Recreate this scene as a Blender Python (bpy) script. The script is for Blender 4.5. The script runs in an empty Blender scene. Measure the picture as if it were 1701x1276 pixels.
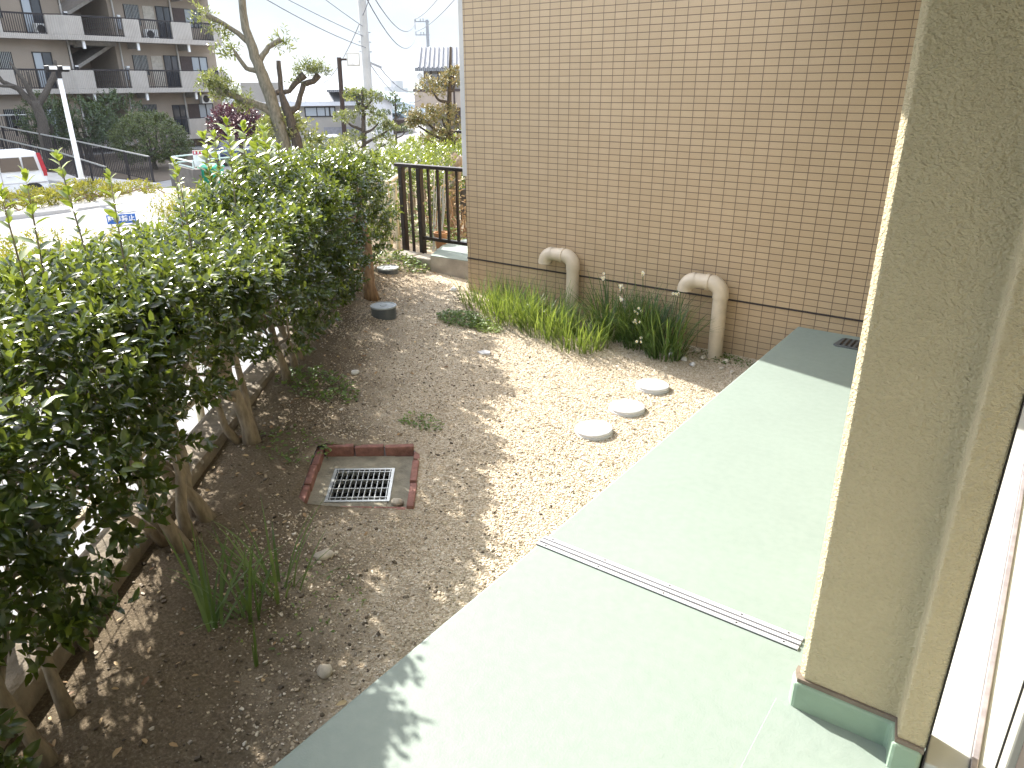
import bpy, math, random
import numpy as np
from mathutils import Vector, Matrix, noise
SC = bpy.context.scene
COL = SC.collection
R = math.radians
rng = np.random.default_rng(7)
random.seed(7)

# ------------------------------------------------------------------ camera, world, sun, exposure
CAMZ = 1.715
cd = bpy.data.cameras.new('camera'); cam = bpy.data.objects.new('camera', cd); COL.objects.link(cam)
cd.sensor_width = 36; cd.lens = 36 * 1226.73 / 1701; cd.clip_start = 0.05; cd.clip_end = 3000
def cam_matrix(p, y, ro):
    f = Vector((-math.sin(y)*math.cos(p), math.cos(y)*math.cos(p), -math.sin(p)))
    r = Vector((math.cos(y), math.sin(y), 0)); u = r.cross(f)
    r2 = r*math.cos(ro) + u*math.sin(ro); u2 = u*math.cos(ro) - r*math.sin(ro)
    m = Matrix((r2, u2, -f)).transposed().to_4x4()
    m.translation = (0, 0, CAMZ)
    return m
cam.matrix_world = cam_matrix(R(22.156), R(36.15), R(-0.33))
SC.camera = cam

SUN_AZ, SUN_EL = R(74.5), R(34.5)      # azimuth measured from +Y towards -X
SUN_DIR = Vector((-math.sin(SUN_AZ)*math.cos(SUN_EL), math.cos(SUN_AZ)*math.cos(SUN_EL), math.sin(SUN_EL)))
W = bpy.data.worlds.new('World'); SC.world = W; W.use_nodes = True
nt = W.node_tree; nt.nodes.clear()
wo = nt.nodes.new('ShaderNodeOutputWorld'); bg = nt.nodes.new('ShaderNodeBackground'); sky = nt.nodes.new('ShaderNodeTexSky')
sky.sky_type = 'NISHITA'; sky.sun_disc = False; sky.sun_elevation = SUN_EL; sky.sun_rotation = -SUN_AZ
sky.dust_density = 1.6; sky.ozone_density = 1.0; sky.air_density = 1.0
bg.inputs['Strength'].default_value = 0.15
tc = nt.nodes.new('ShaderNodeTexCoord'); mp = nt.nodes.new('ShaderNodeMapping'); mp.inputs['Scale'].default_value = (1, 1, 2.6)
nz = nt.nodes.new('ShaderNodeTexNoise'); nz.inputs['Scale'].default_value = 3.2; nz.inputs['Detail'].default_value = 7; nz.inputs['Roughness'].default_value = 0.55
cr = nt.nodes.new('ShaderNodeValToRGB'); cr.color_ramp.elements[0].position = 0.40; cr.color_ramp.elements[1].position = 0.62
mx = nt.nodes.new('ShaderNodeMix'); mx.data_type = 'RGBA'
mm = nt.nodes.new('ShaderNodeMath'); mm.operation = 'MULTIPLY'; mm.inputs[1].default_value = 0.75
nt.links.new(tc.outputs['Generated'], mp.inputs['Vector']); nt.links.new(mp.outputs[0], nz.inputs['Vector'])
nt.links.new(nz.outputs[0], cr.inputs[0]); nt.links.new(cr.outputs[0], mm.inputs[0]); pass
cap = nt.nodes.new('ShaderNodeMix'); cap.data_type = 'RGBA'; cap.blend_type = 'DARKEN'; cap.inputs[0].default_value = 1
nt.links.new(sky.outputs[0], cap.inputs[6]); cap.inputs[7].default_value = (1.42, 1.62, 1.78, 1)      # caps sky brightness near the horizon, where the camera looks
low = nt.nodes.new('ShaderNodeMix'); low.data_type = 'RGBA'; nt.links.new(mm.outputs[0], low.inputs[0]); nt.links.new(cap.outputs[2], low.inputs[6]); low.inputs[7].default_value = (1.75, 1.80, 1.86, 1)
high = nt.nodes.new('ShaderNodeMix'); high.data_type = 'RGBA'; nt.links.new(mm.outputs[0], high.inputs[0]); nt.links.new(sky.outputs[0], high.inputs[6]); high.inputs[7].default_value = (7.2, 7.1, 6.9, 1)   # unseen overhead cloud, added bright as fill for the shade
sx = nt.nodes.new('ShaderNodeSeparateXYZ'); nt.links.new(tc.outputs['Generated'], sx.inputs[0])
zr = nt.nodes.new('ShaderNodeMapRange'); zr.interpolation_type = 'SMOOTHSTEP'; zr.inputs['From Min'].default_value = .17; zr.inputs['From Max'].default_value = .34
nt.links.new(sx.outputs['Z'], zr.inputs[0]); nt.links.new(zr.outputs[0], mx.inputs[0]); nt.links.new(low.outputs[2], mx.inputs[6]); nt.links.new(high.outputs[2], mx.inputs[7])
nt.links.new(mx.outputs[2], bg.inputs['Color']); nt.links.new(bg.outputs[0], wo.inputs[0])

ld = bpy.data.lights.new('sun', 'SUN'); sun = bpy.data.objects.new('sun', ld); COL.objects.link(sun)
ld.energy = 3.3; ld.angle = R(0.53); ld.color = (1.0, 0.95, 0.87)
sun.rotation_euler = SUN_DIR.to_track_quat('Z', 'Y').to_euler()
sun.location = (-20, 5, 30)
SC.view_settings.view_transform = 'Standard'; SC.view_settings.look = 'None'
SC.view_settings.exposure = 2.02; SC.view_settings.gamma = 1
SC.cycles.max_bounces = 7; SC.cycles.diffuse_bounces = 4; SC.cycles.transparent_max_bounces = 8
SC.cycles.use_denoising = True

# ------------------------------------------------------------------ helpers
def tag(o, label=None, cat=None, group=None, kind=None):
    if label: o['label'] = label
    if cat: o['category'] = cat
    if group: o['group'] = group
    if kind: o['kind'] = kind
    return o
def thing(name, label, cat, loc=(0, 0, 0), group=None):
    o = bpy.data.objects.new(name, None); COL.objects.link(o)
    o.location = loc; o.empty_display_size = .1
    return tag(o, label, cat, group)
def link(name, me, parent=None):
    o = bpy.data.objects.new(name, me); COL.objects.link(o)
    if parent is not None:
        o.parent = parent
        w = Vector(parent.location)
        if parent.parent is not None: w = Vector((0, 0, 0))   # part already sits in world space
        o.location = -w
    return o
class MB:
    def __init__(s): s.v = []; s.f = []; s.m = []
    def add(s, vs, fs, mi=0):
        b = len(s.v); s.v += [tuple(v) for v in vs]
        for f in fs: s.f.append(tuple(b + i for i in f)); s.m.append(mi)
        return s
    def box(s, x0, x1, y0, y1, z0, z1, mi=0, M=None):
        vs = [(x0,y0,z0),(x1,y0,z0),(x1,y1,z0),(x0,y1,z0),(x0,y0,z1),(x1,y0,z1),(x1,y1,z1),(x0,y1,z1)]
        if M is not None: vs = [M @ Vector(v) for v in vs]
        return s.add(vs, [(0,3,2,1),(4,5,6,7),(0,1,5,4),(1,2,6,5),(2,3,7,6),(3,0,4,7)], mi)
    def prism(s, poly, z0, z1, mi=0, M=None):
        n = len(poly); vs = [(x,y,z0) for x,y in poly] + [(x,y,z1) for x,y in poly]
        if M is not None: vs = [M @ Vector(v) for v in vs]
        fs = [tuple(range(n))[::-1], tuple(range(n, 2*n))] + [(i,(i+1)%n,n+(i+1)%n,n+i) for i in range(n)]
        return s.add(vs, fs, mi)
    def bar(s, a, b, w, h, mi=0, up=(0, 0, 1)):
        a, b = Vector(a), Vector(b); d = (b - a).normalized(); sd = d.cross(Vector(up))
        if sd.length < 1e-4: sd = d.cross(Vector((1, 0, 0)))
        sd.normalize(); u = sd.cross(d)
        vs = [p + sd*i*w/2 + u*j*h/2 for p in (a, b) for i, j in ((-1,-1),(1,-1),(1,1),(-1,1))]
        return s.add(vs, [(0,1,2,3),(7,6,5,4),(0,4,5,1),(1,5,6,2),(2,6,7,3),(3,7,4,0)], mi)
    def tube(s, pts, rad, n=8, mi=0, cap=True, wob=0):
        pts = [Vector(p) for p in pts]; k = len(pts)
        if not hasattr(rad, '__len__'): rad = [rad]*k
        vs = []; prev = None
        for i, p in enumerate(pts):
            d = (pts[min(i+1,k-1)] - pts[max(i-1,0)]).normalized()
            if prev is None:
                a = d.cross(Vector((0,0,1)))
                if a.length < .05: a = d.cross(Vector((1,0,0)))
            else: a = prev - d*prev.dot(d)
            a.normalize(); prev = a; b = d.cross(a)
            for j in range(n):
                t = 2*math.pi*j/n; r = rad[i]*(1 + wob*(random.random()-.5))
                vs.append(p + (a*math.cos(t) + b*math.sin(t))*r)
        fs = [(i*n+j, i*n+(j+1)%n, (i+1)*n+(j+1)%n, (i+1)*n+j) for i in range(k-1) for j in range(n)]
        if cap: fs += [tuple(range(n))[::-1], tuple(range((k-1)*n, k*n))]
        return s.add(vs, fs, mi)
    def lathe(s, prof, c, n=32, mi=0):
        vs = []; fs = []
        for r, z in prof:
            vs += [(c[0]+r*math.cos(2*math.pi*j/n), c[1]+r*math.sin(2*math.pi*j/n), c[2]+z) for j in range(n)]
        k = len(prof)
        fs = [(i*n+j, i*n+(j+1)%n, (i+1)*n+(j+1)%n, (i+1)*n+j) for i in range(k-1) for j in range(n)]
        fs += [tuple(range(n))[::-1], tuple(range((k-1)*n, k*n))]
        return s.add(vs, fs, mi)
    def rock(s, c, sx, sy, sz, mi=0, seg=2):
        import bmesh
        bm = bmesh.new(); bmesh.ops.create_icosphere(bm, subdivisions=seg, radius=1)
        o = Vector((random.random()*90, random.random()*90, 5)); az = random.random()*6
        vs = []
        for v in bm.verts:
            q = v.co*(1 + .38*noise.noise(v.co*1.1 + o) + .12*noise.noise(v.co*3 + o))
            x, y = q.x*sx, q.y*sy
            vs.append((c[0]+x*math.cos(az)-y*math.sin(az), c[1]+x*math.sin(az)+y*math.cos(az), c[2]+q.z*sz))
        fs = [tuple(v.index for v in f.verts) for f in bm.faces]; bm.free()
        return s.add(vs, fs, mi)
    def build(s, name, mats, parent=None, smooth=False, bevel=0, seg=2):
        me = bpy.data.meshes.new(name); me.from_pydata(s.v, [], s.f)
        if not isinstance(mats, (list, tuple)): mats = [mats]
        for m in mats: me.materials.append(m)
        me.polygons.foreach_set('material_index', s.m)
        if smooth: me.polygons.foreach_set('use_smooth', [True]*len(s.f))
        me.update()
        o = link(name, me, parent)
        if bevel:
            b = o.modifiers.new('bevel', 'BEVEL'); b.width = bevel; b.segments = seg; b.limit_method = 'ANGLE'; b.angle_limit = R(40)
        return o
def smooth_by_angle(o, a=40):
    me = o.data
    me.polygons.foreach_set('use_smooth', [True]*len(me.polygons))
    try: me.set_sharp_from_angle(angle=R(a))
    except Exception: pass
    return o
def np_mesh(name, V, F, mat, parent=None, tint=None, smooth=False):
    """V (n,3); F (m,k) one polygon size; tint per face."""
    me = bpy.data.meshes.new(name)
    m, k = F.shape
    me.vertices.add(len(V)); me.vertices.foreach_set('co', np.asarray(V, np.float32).ravel())
    me.loops.add(m*k); me.loops.foreach_set('vertex_index', np.asarray(F, np.int32).ravel())
    me.polygons.add(m); me.polygons.foreach_set('loop_start', np.arange(m, dtype=np.int32)*k)
    if smooth: me.polygons.foreach_set('use_smooth', np.ones(m, bool))
    me.materials.append(mat)
    if tint is not None:
        at = me.attributes.new('tint', 'FLOAT', 'FACE'); at.data.foreach_set('value', np.asarray(tint, np.float32))
    me.update(calc_edges=True); me.validate()
    return link(name, me, parent)
def nrm(a): return a/np.maximum(np.linalg.norm(a, axis=-1, keepdims=True), 1e-9)
LEAF_T = np.array([(0,0,0),(.28,-.42,.07),(.3,0,0),(.28,.42,.07),(.68,-.38,.03),(.7,0,-.03),(.68,.38,.03),(1,0,-.13)], float)
LEAF_F = np.array([(0,2,1,1),(0,3,2,2),(1,2,5,4),(2,3,6,5),(4,5,7,7),(5,6,7,7)])
LEAF_TRI = np.array([(0,2,1),(0,3,2),(1,2,5),(1,5,4),(2,3,6),(2,6,5),(4,5,7),(5,6,7)])
DIA_T = np.array([(0,0,0),(.5,-.5,.08),(.5,.5,.08),(1,0,-.06)], float); DIA_TRI = np.array([(0,3,1),(0,2,3)])
def leaves(name, P, D, N, L, Wd, tint, mat, parent=None, simple=False):
    T, TR = (DIA_T, DIA_TRI) if simple else (LEAF_T, LEAF_TRI)
    D = nrm(D); S = nrm(np.cross(D, N)); N = np.cross(S, D)
    V = P[:,None,:] + D[:,None,:]*(T[None,:,0:1]*L[:,None,None]) + S[:,None,:]*(T[None,:,1:2]*Wd[:,None,None]) + N[:,None,:]*(T[None,:,2:3]*L[:,None,None])
    n = len(P); F = TR[None] + (np.arange(n)*len(T))[:,None,None]
    return np_mesh(name, V.reshape(-1,3), F.reshape(-1,3), mat, parent, np.repeat(tint, len(TR)), smooth=not simple)
def blades(name, P, az, L, w, lean, droop, tint, mat, parent=None, k=5):
    """grass-like blades: start upright-ish and arch outwards"""
    n = len(P); t = np.linspace(0, 1, k+1)
    out = np.stack([np.cos(az), np.sin(az), np.zeros(n)], 1); sd = np.stack([-np.sin(az), np.cos(az), np.zeros(n)], 1)
    th = lean[:,None] + droop[:,None]*t[None]**1.5
    seg = (L/k)[:,None]
    r = np.concatenate([np.zeros((n,1)), np.cumsum(np.sin(th[:,:-1])*seg, 1)], 1)
    z = np.concatenate([np.zeros((n,1)), np.cumsum(np.cos(th[:,:-1])*seg, 1)], 1)
    c = P[:,None] + out[:,None]*r[...,None] + np.array([0,0,1.])*z[...,None]
    ww = w[:,None]*(1 - t[None]**2.2)*.5 + .0004
    V = np.stack([c - sd[:,None]*ww[...,None], c + sd[:,None]*ww[...,None]], 2)
    i = np.arange(k); Q = np.stack([2*i, 2*i+1, 2*i+3, 2*i+2], 1)
    F = Q[None] + (np.arange(n)*2*(k+1))[:,None,None]
    return np_mesh(name, V.reshape(-1,3), F.reshape(-1,4), mat, parent, np.repeat(tint, k), smooth=True)

# ------------------------------------------------------------------ materials
class NT:
    def __init__(s, name):
        s.m = bpy.data.materials.new(name); s.m.use_nodes = True; s.t = s.m.node_tree; s.b = s.t.nodes['Principled BSDF']
        s.out = s.t.nodes['Material Output']
    def n(s, ty, **kw):
        x = s.t.nodes.new(ty)
        for k, v in kw.items():
            if hasattr(x, k) and k not in ('Scale',): setattr(x, k, v)
        return x
    def l(s, a, b): s.t.links.new(a, b)
    def coord(s, scale=(1,1,1), rot=(0,0,0), kind='Object'):
        t = s.n('ShaderNodeTexCoord'); m = s.n('ShaderNodeMapping'); m.inputs['Scale'].default_value = scale; m.inputs['Rotation'].default_value = rot
        s.l(t.outputs[kind], m.inputs[0]); return m.outputs[0]
    def noise(s, vec, sc, det=4, rough=.55):
        x = s.n('ShaderNodeTexNoise'); x.inputs['Scale'].default_value = sc; x.inputs['Detail'].default_value = det; x.inputs['Roughness'].default_value = rough
        if vec is not None: s.l(vec, x.inputs['Vector'])
        return x.outputs[0]
    def ramp(s, fac, stops):
        x = s.n('ShaderNodeValToRGB'); e = x.color_ramp.elements
        while len(e) < len(stops): e.new(.5)
        for i, (p, c) in enumerate(stops): e[i].position = p; e[i].color = (*c, 1) if len(c) == 3 else c
        s.l(fac, x.inputs[0]); return x.outputs[0]
    def mix(s, fac, a, b, blend='MIX'):
        x = s.n('ShaderNodeMix'); x.data_type = 'RGBA'; x.blend_type = blend
        for i, v in ((0, fac), (6, a), (7, b)):
            if hasattr(v, 'is_linked') or isinstance(v, bpy.types.NodeSocket): s.l(v, x.inputs[i])
            elif i == 0: x.inputs[0].default_value = v
            else: x.inputs[i].default_value = (*v, 1)
        return x.outputs[2]
    def math(s, op, a, b=None):
        x = s.n('ShaderNodeMath'); x.operation = op
        for i, v in ((0, a), (1, b)):
            if v is None: continue
            if isinstance(v, bpy.types.NodeSocket): s.l(v, x.inputs[i])
            else: x.inputs[i].default_value = v
        return x.outputs[0]
    def bump(s, h, dist=.01, strength=1.0):
        x = s.n('ShaderNodeBump'); x.inputs['Distance'].default_value = dist; x.inputs['Strength'].default_value = strength
        s.l(h, x.inputs['Height']); s.l(x.outputs[0], s.b.inputs['Normal'])
    def base(s, c):
        if isinstance(c, bpy.types.NodeSocket): s.l(c, s.b.inputs['Base Color'])
        else: s.b.inputs['Base Color'].default_value = (*c, 1)
    def p(s, rough=.6, metal=0, spec=.5):
        s.b.inputs['Roughness'].default_value = rough; s.b.inputs['Metallic'].default_value = metal; s.b.inputs['Specular IOR Level'].default_value = spec
        return s
def simple(name, col, rough=.6, metal=0, var=.18, sc=6, bsc=0, bd=.002, spec=.4):
    s = NT(name).p(rough, metal, spec); v = s.coord()
    f = s.noise(v, sc, 5)
    s.base(s.ramp(f, [(.3, tuple(c*(1-var) for c in col)), (.7, tuple(min(1, c*(1+var)) for c in col))]))
    if bsc: s.bump(s.noise(v, bsc, 4), bd)
    return s.m
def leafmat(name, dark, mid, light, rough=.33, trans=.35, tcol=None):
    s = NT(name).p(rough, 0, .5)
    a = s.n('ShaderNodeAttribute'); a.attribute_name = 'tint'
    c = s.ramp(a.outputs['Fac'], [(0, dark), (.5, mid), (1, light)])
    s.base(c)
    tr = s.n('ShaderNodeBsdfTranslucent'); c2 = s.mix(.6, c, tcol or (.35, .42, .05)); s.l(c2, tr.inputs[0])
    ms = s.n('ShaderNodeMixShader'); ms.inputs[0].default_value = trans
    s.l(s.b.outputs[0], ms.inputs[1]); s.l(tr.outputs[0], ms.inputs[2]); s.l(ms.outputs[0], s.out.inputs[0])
    return s.m

def m_tile():
    s = NT('beige_wall_tile').p(.42, 0, .4)
    t = s.n('ShaderNodeTexCoord'); sp = s.n('ShaderNodeSeparateXYZ'); cb = s.n('ShaderNodeCombineXYZ')
    s.l(t.outputs['Object'], sp.inputs[0])
    wn = s.noise(t.outputs['Object'], 2.7, 2)
    u = s.math('ADD', sp.outputs['X'], s.math('MULTIPLY', wn, .006)); u = s.math('ADD', s.math('ADD', u, sp.outputs['Y']), 10.0 + 4.485 - 5.595 - .0035)
    wn2 = s.noise(t.outputs['Object'], 3.9, 2)
    v = s.math('ADD', sp.outputs['Z'], s.math('MULTIPLY', wn2, .004)); v = s.math('ADD', v, 10 - .118 - .002)
    s.l(u, cb.inputs[0]); s.l(v, cb.inputs[1])
    b = s.n('ShaderNodeTexBrick'); b.offset = 0; b.squash = 1; b.offset_frequency = 2
    b.inputs['Scale'].default_value = 1; b.inputs['Mortar Size'].default_value = .0026; b.inputs['Mortar Smooth'].default_value = .25
    b.inputs['Brick Width'].default_value = .1; b.inputs['Row Height'].default_value = .05; b.inputs['Bias'].default_value = 0
    b.inputs['Color1'].default_value = (.44, .323, .193, 1); b.inputs['Color2'].default_value = (.475, .353, .217, 1); b.inputs['Mortar'].default_value = (.105, .07, .05, 1)
    s.l(cb.outputs[0], b.inputs['Vector'])
    n2 = s.noise(t.outputs['Object'], .9, 5)
    c = s.mix(1, b.outputs['Color'], s.ramp(n2, [(.3, (.92, .91, .88)), (.7, (1.05, 1.04, 1.03))]), 'MULTIPLY')
    n3 = s.noise(t.outputs['Object'], 260, 2)
    c = s.mix(.14, c, s.ramp(n3, [(.3, (.28, .2, .13)), (.7, (.55, .44, .33))]), 'MIX')
    s.base(c)
    h = s.math('ADD', s.math('MULTIPLY', b.outputs['Fac'], -1.0), s.math('MULTIPLY', n3, .12))
    s.bump(h, .003, .8)
    return s.m
def m_stucco():
    s = NT('ochre_stucco').p(.85, 0, .2); v = s.coord((1, 1, 1.25))
    d = s.noise(v, 9, 3)
    n1 = s.noise(v, 105, 4, .55); n2 = s.noise(v, 240, 3)
    s.base(s.mix(.35, s.ramp(d, [(.3, (.60, .515, .335)), (.7, (.65, .56, .37))]), s.ramp(n1, [(.3, (.52, .45, .30)), (.65, (.64, .56, .385))])))
    s.bump(s.math('ADD', n1, s.math('MULTIPLY', n2, .35)), .016, 1.0)
    return s.m
def m_green(name='pale_green_floor_paint', col=(.228, .280, .247)):
    s = NT(name).p(.55, 0, .35); v = s.coord()
    a = s.noise(v, 1.6, 6, .6); b = s.noise(v, 26, 5); c3 = s.noise(v, 140, 2)
    c = s.ramp(a, [(.3, tuple(x*.93 for x in col)), (.72, tuple(min(1, x*1.05) for x in col))])
    c = s.mix(.25, c, s.ramp(b, [(.35, (.21, .262, .222)), (.65, (.275, .322, .285))]))
    sp = s.ramp(s.noise(v, 33, 2, .5), [(.76, (0, 0, 0)), (.79, (1, 1, 1))])
    c = s.mix(s.math('MULTIPLY', sp, .5), c, (.18, .20, .15))
    vv = s.coord((9, 1.2, 1), (0, 0, R(24)))
    sc = s.ramp(s.noise(vv, 5.5, 3, .5), [(.73, (0, 0, 0)), (.75, (1, 1, 1))])
    c = s.mix(s.math('MULTIPLY', sc, .35), c, (.25, .28, .20))
    s.base(c); s.bump(s.math('ADD', s.math('MULTIPLY', b, .6), s.math('MULTIPLY', c3, .4)), .0025, .7)
    return s.m
def m_ground():
    s = NT('gravelly_soil').p(.95, 0, .15); v = s.coord()
    t = s.n('ShaderNodeTexCoord'); sp = s.n('ShaderNodeSeparateXYZ'); s.l(t.outputs['Object'], sp.inputs[0])
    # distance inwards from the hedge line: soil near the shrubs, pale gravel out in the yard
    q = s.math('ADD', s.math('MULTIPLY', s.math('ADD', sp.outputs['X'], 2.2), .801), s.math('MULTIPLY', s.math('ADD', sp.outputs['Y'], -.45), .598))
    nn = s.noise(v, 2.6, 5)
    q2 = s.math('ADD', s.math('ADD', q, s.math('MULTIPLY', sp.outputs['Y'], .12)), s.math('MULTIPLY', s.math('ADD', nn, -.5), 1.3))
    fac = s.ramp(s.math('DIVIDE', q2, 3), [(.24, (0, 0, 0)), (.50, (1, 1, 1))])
    vo = s.n('ShaderNodeTexVoronoi'); vo.inputs['Scale'].default_value = 95; s.l(v, vo.inputs['Vector'])
    vr = s.n('ShaderNodeSeparateColor'); s.l(vo.outputs['Color'], vr.inputs[0])
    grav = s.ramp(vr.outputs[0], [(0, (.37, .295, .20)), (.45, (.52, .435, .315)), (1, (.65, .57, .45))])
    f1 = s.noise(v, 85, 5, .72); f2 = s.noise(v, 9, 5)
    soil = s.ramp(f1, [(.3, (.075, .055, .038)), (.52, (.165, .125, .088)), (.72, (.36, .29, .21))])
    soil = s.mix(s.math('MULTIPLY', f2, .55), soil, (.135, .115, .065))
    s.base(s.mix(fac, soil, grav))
    h = s.mix(fac, f1, vo.outputs['Distance'])
    s.bump(s.math('MULTIPLY', h, -1.0), .012, .9)
    return s.m
def m_pebble(name, stops, rough=.8):
    s = NT(name).p(rough, 0, .25)
    a = s.n('ShaderNodeAttribute'); a.attribute_name = 'tint'; s.base(s.ramp(a.outputs['Fac'], stops)); return s.m
def m_bark(name, a, b):
    s = NT(name).p(.85, 0, .2); v = s.coord((1, 1, .3))
    n = s.noise(v, 40, 5); s.base(s.ramp(n, [(.3, a), (.7, b)])); s.bump(n, .006, .8); return s.m
def m_asphalt():
    s = NT('asphalt').p(.9, 0, .2); v = s.coord()
    a = s.noise(v, .25, 4); b = s.noise(v, 60, 4)
    s.base(s.mix(.3, s.ramp(a, [(.35, (.20, .20, .197)), (.65, (.27, .267, .26))]), s.ramp(b, [(.3, (.14, .14, .14)), (.7, (.34, .34, .335))])))
    s.bump(b, .004); return s.m
def m_glass(name, col, rough=.08):
    s = NT(name).p(rough, 0, .8); s.base(col); return s.m
def m_rooftile(name, a, b, sc=(3.5, 3.5, 3.5)):
    s = NT(name).p(.5, 0, .4); v = s.coord(sc)
    w = s.n('ShaderNodeTexWave'); w.wave_type = 'BANDS'; w.bands_direction = 'X'; w.inputs['Scale'].default_value = 1.1; w.inputs['Distortion'].default_value = .5
    s.l(v, w.inputs['Vector']); n = s.noise(v, 4, 3)
    s.base(s.mix(.4, s.ramp(w.outputs['Fac'], [(.2, a), (.8, b)]), s.ramp(n, [(.3, a), (.7, b)]))); s.bump(w.outputs['Fac'], .05); return s.m
def m_groove(name, a, b):
    s = NT(name).p(.8, 0, .2); v = s.coord((1, 1, 1))
    w = s.n('ShaderNodeTexWave'); w.bands_direction = 'Y'; w.inputs['Scale'].default_value = 3.2; w.inputs['Distortion'].default_value = .2
    s.l(v, w.inputs['Vector']); n = s.noise(v, 1.5, 5)
    s.base(s.ramp(n, [(.3, a), (.7, b)])); s.bump(w.outputs['Fac'], .02, .6); return s.m

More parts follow.
